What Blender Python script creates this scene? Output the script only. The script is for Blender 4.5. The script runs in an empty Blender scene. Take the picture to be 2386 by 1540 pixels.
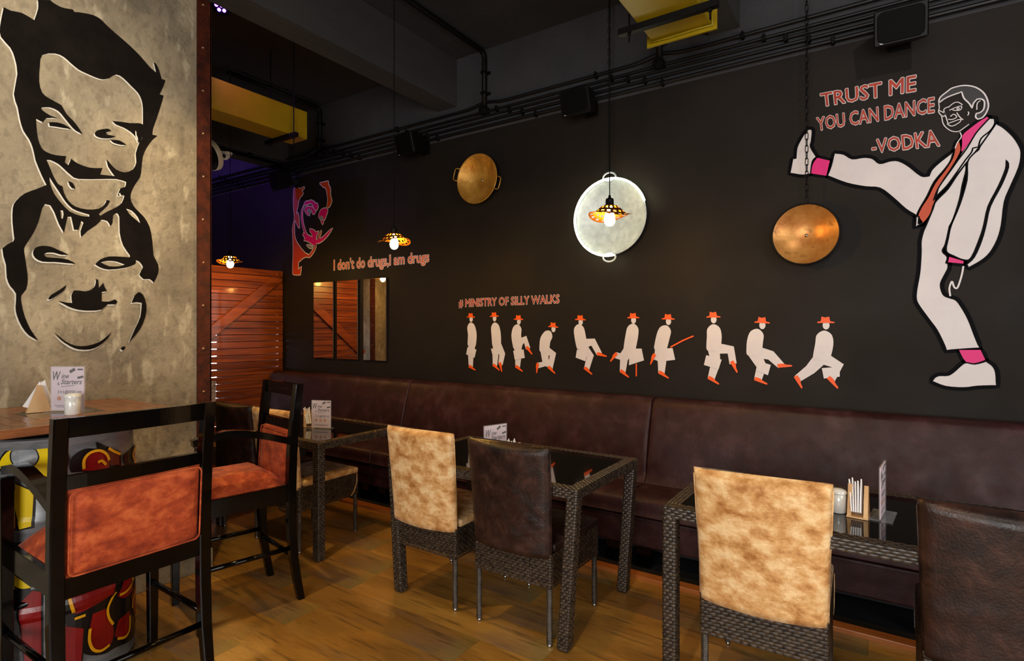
import bpy, bmesh, math, random
from mathutils import Vector, Matrix
from mathutils.geometry import tessellate_polygon, delaunay_2d_cdt
random.seed(7)
sc = bpy.context.scene
COL = sc.collection
PI = math.pi

# ------------------------------------------------------------------ camera, light, exposure
cam_d = bpy.data.cameras.new('camera'); cam = bpy.data.objects.new('camera', cam_d); COL.objects.link(cam)
cam_d.sensor_width = 36; cam_d.lens = 36*1303/2386; cam_d.shift_y = -8/2386; cam_d.clip_start = .05
cam.location = (0, 0, 1.48); cam.rotation_euler = (PI/2, 0, math.atan(867/1303))
sc.camera = cam
wd = bpy.data.worlds.new('world'); sc.world = wd; wd.use_nodes = True
wd.node_tree.nodes['Background'].inputs[0].default_value = (.55, .6, .7, 1)
wd.node_tree.nodes['Background'].inputs[1].default_value = .6
vs = sc.view_settings
vs.view_transform = 'Standard'; vs.look = 'None'; vs.exposure = .55; vs.gamma = 1; vs.use_curve_mapping = False

def aim(o, to):
    o.rotation_euler = (Vector(to)-o.location).to_track_quat('-Z', 'Y').to_euler()
def area(name, loc, to, sx, sy, w, col):
    l = bpy.data.lights.new(name, 'AREA'); l.shape = 'RECTANGLE'; l.size = sx; l.size_y = sy; l.energy = w; l.color = col
    o = bpy.data.objects.new(name, l); COL.objects.link(o); o.location = loc; aim(o, to); return o
def spot(name, loc, to, w, col, ang=60, blend=.6, r=.04):
    l = bpy.data.lights.new(name, 'SPOT'); l.energy = w; l.color = col; l.spot_size = math.radians(ang); l.spot_blend = blend; l.shadow_soft_size = r
    o = bpy.data.objects.new(name, l); COL.objects.link(o); o.location = loc; aim(o, to); return o
area('window_light', (.3, -2.85, 1.75), (.3, 4, 1.5), 3.4, 1.7, 110, (1, .97, .93))
area('window_light', (2.88, .9, 1.75), (-4, 1.2, 1.45), 2.2, 1.7, 42, (1, .96, .9))
spot('downlight', (-.6, .3, 3.75), (-1.2, 2.3, .3), 75, (1, .80, .52), 75)
spot('downlight', (-1.2, .2, 3.75), (-3.5, .9, 2.5), 190, (1, .89, .70), 44, .9)
spot('downlight', (-2.6, 1.2, 3.7), (-3.1, 2.4, .2), 80, (1, .74, .36), 70)
spot('downlight', (-.9, 1.7, 3.75), (-1.4, 3.9, 1.6), 42, (1, .86, .66), 95)
spot('downlight', (.9, 1.2, 3.75), (.2, 3.9, 1.7), 46, (1, .9, .84), 85)
spot('party_light', (-3.95, 2.2, 3.72), (-5.0, 3.95, 1.6), 26, (.32, .12, 1), 80)
spot('party_light', (-6.9, 2.4, 3.6), (-7.2, 3.95, 3.2), 34, (.30, .12, 1), 120)

# ------------------------------------------------------------------ materials
def lin(c):
    return tuple((v/255/12.92 if v/255 <= .04045 else ((v/255+.055)/1.055)**2.4) for v in c)+(1,)
MATS = {}
def M(name, c1, c2=None, c3=None, scale=5, detail=6, rough=.5, metal=0, bump=0, bscale=60, spec=.5, coat=0, st=(1, 1, 1), lo=.35, hi=.65, rvar=0, emit=None, es=0, trans=0, rnd=0, coord='Object', sheen=0, distort=0):
    if name in MATS: return MATS[name]
    m = bpy.data.materials.new(name); m.use_nodes = True; nt = m.node_tree; N = nt.nodes; L = nt.links
    b = N['Principled BSDF']; b.inputs['Roughness'].default_value = rough; b.inputs['Metallic'].default_value = metal
    b.inputs['Specular IOR Level'].default_value = spec; b.inputs['Coat Weight'].default_value = coat; b.inputs['Coat Roughness'].default_value = .08
    b.inputs['Transmission Weight'].default_value = trans; b.inputs['Sheen Weight'].default_value = sheen
    b.inputs['Base Color'].default_value = lin(c1)
    if emit: b.inputs['Emission Color'].default_value = lin(emit); b.inputs['Emission Strength'].default_value = es
    if c2 or bump or rvar:
        tc = N.new('ShaderNodeTexCoord'); mp = N.new('ShaderNodeMapping'); mp.inputs['Scale'].default_value = st
        L.new(tc.outputs[coord], mp.inputs[0]); vec = mp.outputs[0]
        if rnd:
            oi = N.new('ShaderNodeObjectInfo'); mm = N.new('ShaderNodeVectorMath'); mm.operation = 'SCALE'; mm.inputs[0].default_value = (13, 7, 3)
            L.new(oi.outputs['Random'], mm.inputs['Scale']); ad = N.new('ShaderNodeVectorMath'); L.new(vec, ad.inputs[0]); L.new(mm.outputs[0], ad.inputs[1]); vec = ad.outputs[0]
    if c2:
        n = N.new('ShaderNodeTexNoise'); n.inputs['Scale'].default_value = scale; n.inputs['Detail'].default_value = detail; n.inputs['Roughness'].default_value = .62
        n.inputs['Distortion'].default_value = distort
        L.new(vec, n.inputs['Vector']); r = N.new('ShaderNodeValToRGB'); e = r.color_ramp.elements
        e[0].position = lo; e[1].position = hi; e[0].color = lin(c1); e[1].color = lin(c2)
        if c3: k = e.new((lo+hi)/2); k.color = lin(c3)
        L.new(n.outputs[0], r.inputs[0]); out = r.outputs[0]
        if rnd:
            hs = N.new('ShaderNodeHueSaturation'); ma = N.new('ShaderNodeMapRange'); ma.inputs[3].default_value = 1-rnd; ma.inputs[4].default_value = 1+rnd
            L.new(oi.outputs['Random'], ma.inputs[0]); L.new(ma.outputs[0], hs.inputs['Value']); L.new(out, hs.inputs['Color']); out = hs.outputs[0]
        L.new(out, b.inputs['Base Color'])
    if bump:
        n2 = N.new('ShaderNodeTexNoise'); n2.inputs['Scale'].default_value = bscale; n2.inputs['Detail'].default_value = 6
        L.new(vec, n2.inputs['Vector']); bp = N.new('ShaderNodeBump'); bp.inputs['Strength'].default_value = bump; bp.inputs['Distance'].default_value = .01
        L.new(n2.outputs[0], bp.inputs['Height']); L.new(bp.outputs[0], b.inputs['Normal'])
    if rvar:
        n3 = N.new('ShaderNodeTexNoise'); n3.inputs['Scale'].default_value = scale*1.7; n3.inputs['Detail'].default_value = 5; L.new(vec, n3.inputs['Vector'])
        mr = N.new('ShaderNodeMapRange'); mr.inputs[1].default_value = .3; mr.inputs[2].default_value = .7
        mr.inputs[3].default_value = max(rough-rvar, .03); mr.inputs[4].default_value = min(rough+rvar, 1); L.new(n3.outputs[0], mr.inputs[0]); L.new(mr.outputs[0], b.inputs['Roughness'])
    MATS[name] = m; return m

m_wall = M('dark_wall_paint', (30, 26, 23), (37, 32, 28), scale=1.2, rough=.6, spec=.16, bump=.1, bscale=130, rvar=.08)
m_grey = M('grey_render', (50, 50, 53), (62, 62, 66), scale=2, rough=.9, bump=.5, bscale=45)
m_ceil = M('dark_ceiling', (40, 40, 43), (52, 51, 55), scale=1.3, rough=.9, bump=.5, bscale=25)
m_beam = M('beam_render', (48, 47, 48), (60, 58, 58), scale=2, rough=.9, bump=.5, bscale=30, st=(1, .3, 1))
m_conc = M('column_plaster', (116, 104, 86), (184, 169, 142), (154, 140, 116), scale=2.2, detail=12, rough=.85, bump=.45, bscale=55, lo=.3, hi=.7)
def splotch(m, col, sc_, st, lo, hi, amt):
    nt = m.node_tree; N = nt.nodes; L = nt.links; b = N['Principled BSDF']; src = b.inputs['Base Color'].links[0].from_socket
    tc = N.new('ShaderNodeTexCoord'); mp = N.new('ShaderNodeMapping'); mp.inputs['Scale'].default_value = st; L.new(tc.outputs['Object'], mp.inputs[0])
    n = N.new('ShaderNodeTexNoise'); n.inputs['Scale'].default_value = sc_; n.inputs['Detail'].default_value = 8; L.new(mp.outputs[0], n.inputs['Vector'])
    mr = N.new('ShaderNodeMapRange'); mr.inputs[1].default_value = lo; mr.inputs[2].default_value = hi; mr.inputs[4].default_value = amt; L.new(n.outputs[0], mr.inputs[0])
    mx = N.new('ShaderNodeMixRGB'); mx.inputs[2].default_value = lin(col); L.new(mr.outputs[0], mx.inputs[0]); L.new(src, mx.inputs[1]); L.new(mx.outputs[0], b.inputs['Base Color'])
splotch(m_conc, (200, 188, 160), 14, (1, 1, .35), .58, .66, .55)
splotch(m_conc, (96, 86, 72), 26, (1, 1, .7), .52, .62, .35)
splotch(m_conc, (92, 84, 72), 3.2, (1, 1, .8), .56, .72, .55)
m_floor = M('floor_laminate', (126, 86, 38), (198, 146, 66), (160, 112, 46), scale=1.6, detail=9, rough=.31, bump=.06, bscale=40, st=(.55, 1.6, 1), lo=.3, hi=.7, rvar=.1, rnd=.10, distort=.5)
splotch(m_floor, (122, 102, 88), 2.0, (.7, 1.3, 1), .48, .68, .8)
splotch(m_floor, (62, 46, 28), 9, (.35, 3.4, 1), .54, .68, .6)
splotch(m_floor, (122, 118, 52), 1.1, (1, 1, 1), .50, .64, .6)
m_strip = M('varnished_edge', (150, 84, 36), (178, 108, 50), scale=6, st=(.3, 3, 3), rough=.35)
m_rust = M('rust_steel', (58, 20, 8), (96, 38, 14), scale=14, rough=.55, metal=.35, bump=.3, bscale=90)
m_bolt = M('bolt_steel', (150, 110, 80), rough=.35, metal=.8)
m_plank = M('red_plank', (108, 46, 13), (168, 84, 28), scale=3, detail=10, rough=.32, bump=.12, bscale=30, st=(6, .5, 9), rnd=.28, coat=.3, distort=.6)
m_yellow = M('yellow_duct_paint', (158, 134, 4), (146, 122, 4), scale=4, rough=.38, spec=.5)
m_black = M('black_metal', (11, 10, 10), rough=.5, spec=.2)
m_cond = M('conduit_paint', (20, 19, 21), rough=.4, spec=.35)
m_lacq = M('black_lacquer', (5, 4, 4), rough=.12, coat=.12, spec=.3, bump=.03, bscale=30)
m_velvet = M('orange_velvet', (146, 46, 10), (226, 108, 52), (188, 72, 24), scale=17, detail=15, rough=.7, bump=.3, bscale=50, sheen=.1, st=(.85, 1, 1.2), lo=.34, hi=.66, distort=.15)
m_suede = M('gold_suede', (176, 116, 54), (250, 212, 156), (222, 168, 104), scale=17, detail=15, rough=.62, bump=.4, bscale=60, sheen=.1, st=(.85, 1, 1.1), lo=.33, hi=.62, distort=.15)
m_leath = M('brown_leather', (26, 16, 14), (74, 46, 37), (48, 29, 24), scale=13, detail=14, rough=.4, bump=.22, bscale=120, lo=.34, hi=.7, rvar=.1, distort=.5)
m_bench = M('oxblood_leather', (42, 19, 20), (66, 40, 42), (50, 25, 25), scale=7, detail=14, rough=.46, spec=.28, bump=.15, bscale=150, lo=.36, hi=.68, rvar=.12)
m_ratt = M('woven_rattan', (36, 28, 24), (88, 73, 56), scale=60, detail=2, rough=.36, st=(1, 1, 1), spec=.6, lo=.35, hi=.75)
m_rcore = M('rattan_core', (16, 13, 12), rough=.7)
m_rwrap = M('rattan_wrap', (52, 44, 38), (84, 74, 62), scale=40, rough=.35)
m_glass = M('black_table_glass', (3, 3, 4), rough=.03, spec=.6, coat=.2)
m_wood = M('bar_top_teak', (112, 60, 30), (170, 104, 58), scale=5, detail=9, rough=.28, coat=.25, bump=.06, st=(6, .8, 4), rnd=.14)
m_drum = M('drum_steel', (104, 108, 112), (140, 142, 144), scale=8, rough=.33, metal=.35, st=(1, 1, 4))
m_chrome = M('chrome', (190, 190, 195), rough=.18, metal=1)
m_gold = M('gold_pan_paint', (176, 122, 40), (214, 164, 74), scale=9, detail=10, rough=.42, metal=.45, bump=.25, bscale=35)
m_gold2 = M('copper_pan_paint', (176, 112, 52), (214, 158, 86), scale=7, detail=12, rough=.36, metal=.5, bump=.15, bscale=30)
splotch(m_gold2, (90, 48, 24), 16, (1, 1, 1), .62, .7, .6)
m_silver = M('silver_pan', (176, 190, 200), (206, 218, 226), scale=20, rough=.5, metal=.2, bump=.1, bscale=60)
m_ceram = M('white_ceramic', (236, 236, 230), rough=.12, coat=.5)
m_napkin = M('white_napkin', (240, 238, 240), rough=.8)
m_pale = M('pale_wood', (196, 150, 100), (222, 180, 128), scale=10, st=(1, 1, .3), rough=.6)
m_card = M('pink_card', (228, 204, 212), (238, 220, 224), scale=3, rough=.5)
m_ink = M('dark_ink', (44, 26, 30), rough=.6)
m_food = M('orange_print', (200, 120, 80), (228, 160, 110), scale=80, rough=.6)
m_acry = M('clear_acrylic', (238, 238, 242), rough=.04); m_acry.node_tree.nodes['Principled BSDF'].inputs['Alpha'].default_value = .10
m_mirr = M('mirror_silver', (225, 220, 215), rough=.015, metal=1)
m_mframe = M('mirror_edge', (60, 44, 22), rough=.3, metal=.6)
m_bulb = M('lit_bulb', (255, 196, 96), emit=(255, 196, 98), es=300)
m_shade = M('lamp_shade_metal', (150, 92, 26), (120, 70, 22), scale=12, rough=.35, metal=.8)
m_led = M('led_rope', (255, 250, 220), emit=(255, 250, 205), es=15)
m_uv = M('violet_led', (120, 60, 255), emit=(120, 60, 255), es=14)
m_sky = M('daylight_pane', (235, 240, 255), emit=(226, 232, 255), es=26)
m_white = M('white_paint', (226, 220, 220), (216, 209, 212), scale=4, rough=.42)
m_blk = M('black_paint', (6, 5, 8), rough=.6, spec=.08)
m_cblk = M('column_black_paint', (16, 12, 10), (25, 20, 17), scale=6, rough=.9, spec=.1, bump=.3, bscale=60)
m_cwht = M('column_white_paint', (214, 208, 196), rough=.8)
m_pink = M('pink_paint', (228, 14, 124), rough=.5)
m_oran = M('orange_paint', (196, 68, 14), rough=.5)
m_hat = M('bright_orange_paint', (246, 92, 16), rough=.5)
m_red = M('brick_red_paint', (158, 40, 14), (186, 58, 24), scale=9, rough=.55)
m_pale_o = M('pale_orange_paint', (242, 128, 70), (224, 90, 40), scale=9, rough=.5)
m_gpaint = M('grey_paint', (140, 146, 148), rough=.6)
m_hair = M('charcoal_paint', (50, 48, 50), rough=.6)
m_dy = M('drum_yellow', (238, 208, 10), (226, 194, 8), scale=9, rough=.25)
m_dr = M('drum_red', (142, 16, 18), (120, 12, 14), scale=7, rough=.28)
m_dd = M('drum_brown', (104, 44, 34), rough=.3)
m_dk = M('drum_black', (16, 15, 18), rough=.25)
m_amber = M('drum_amber', (226, 160, 20), rough=.3)
m_cable = M('black_cord', (8, 8, 8), rough=.7, spec=.1)
m_cream = M('cream_plastic', (226, 216, 190), rough=.4)
m_cctv = M('white_plastic', (236, 236, 236), rough=.35)
m_plinth = M('black_plinth', (26, 25, 27), rough=.6)
m_outer = M('outer_wall', (44, 40, 36), rough=.9)

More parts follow.
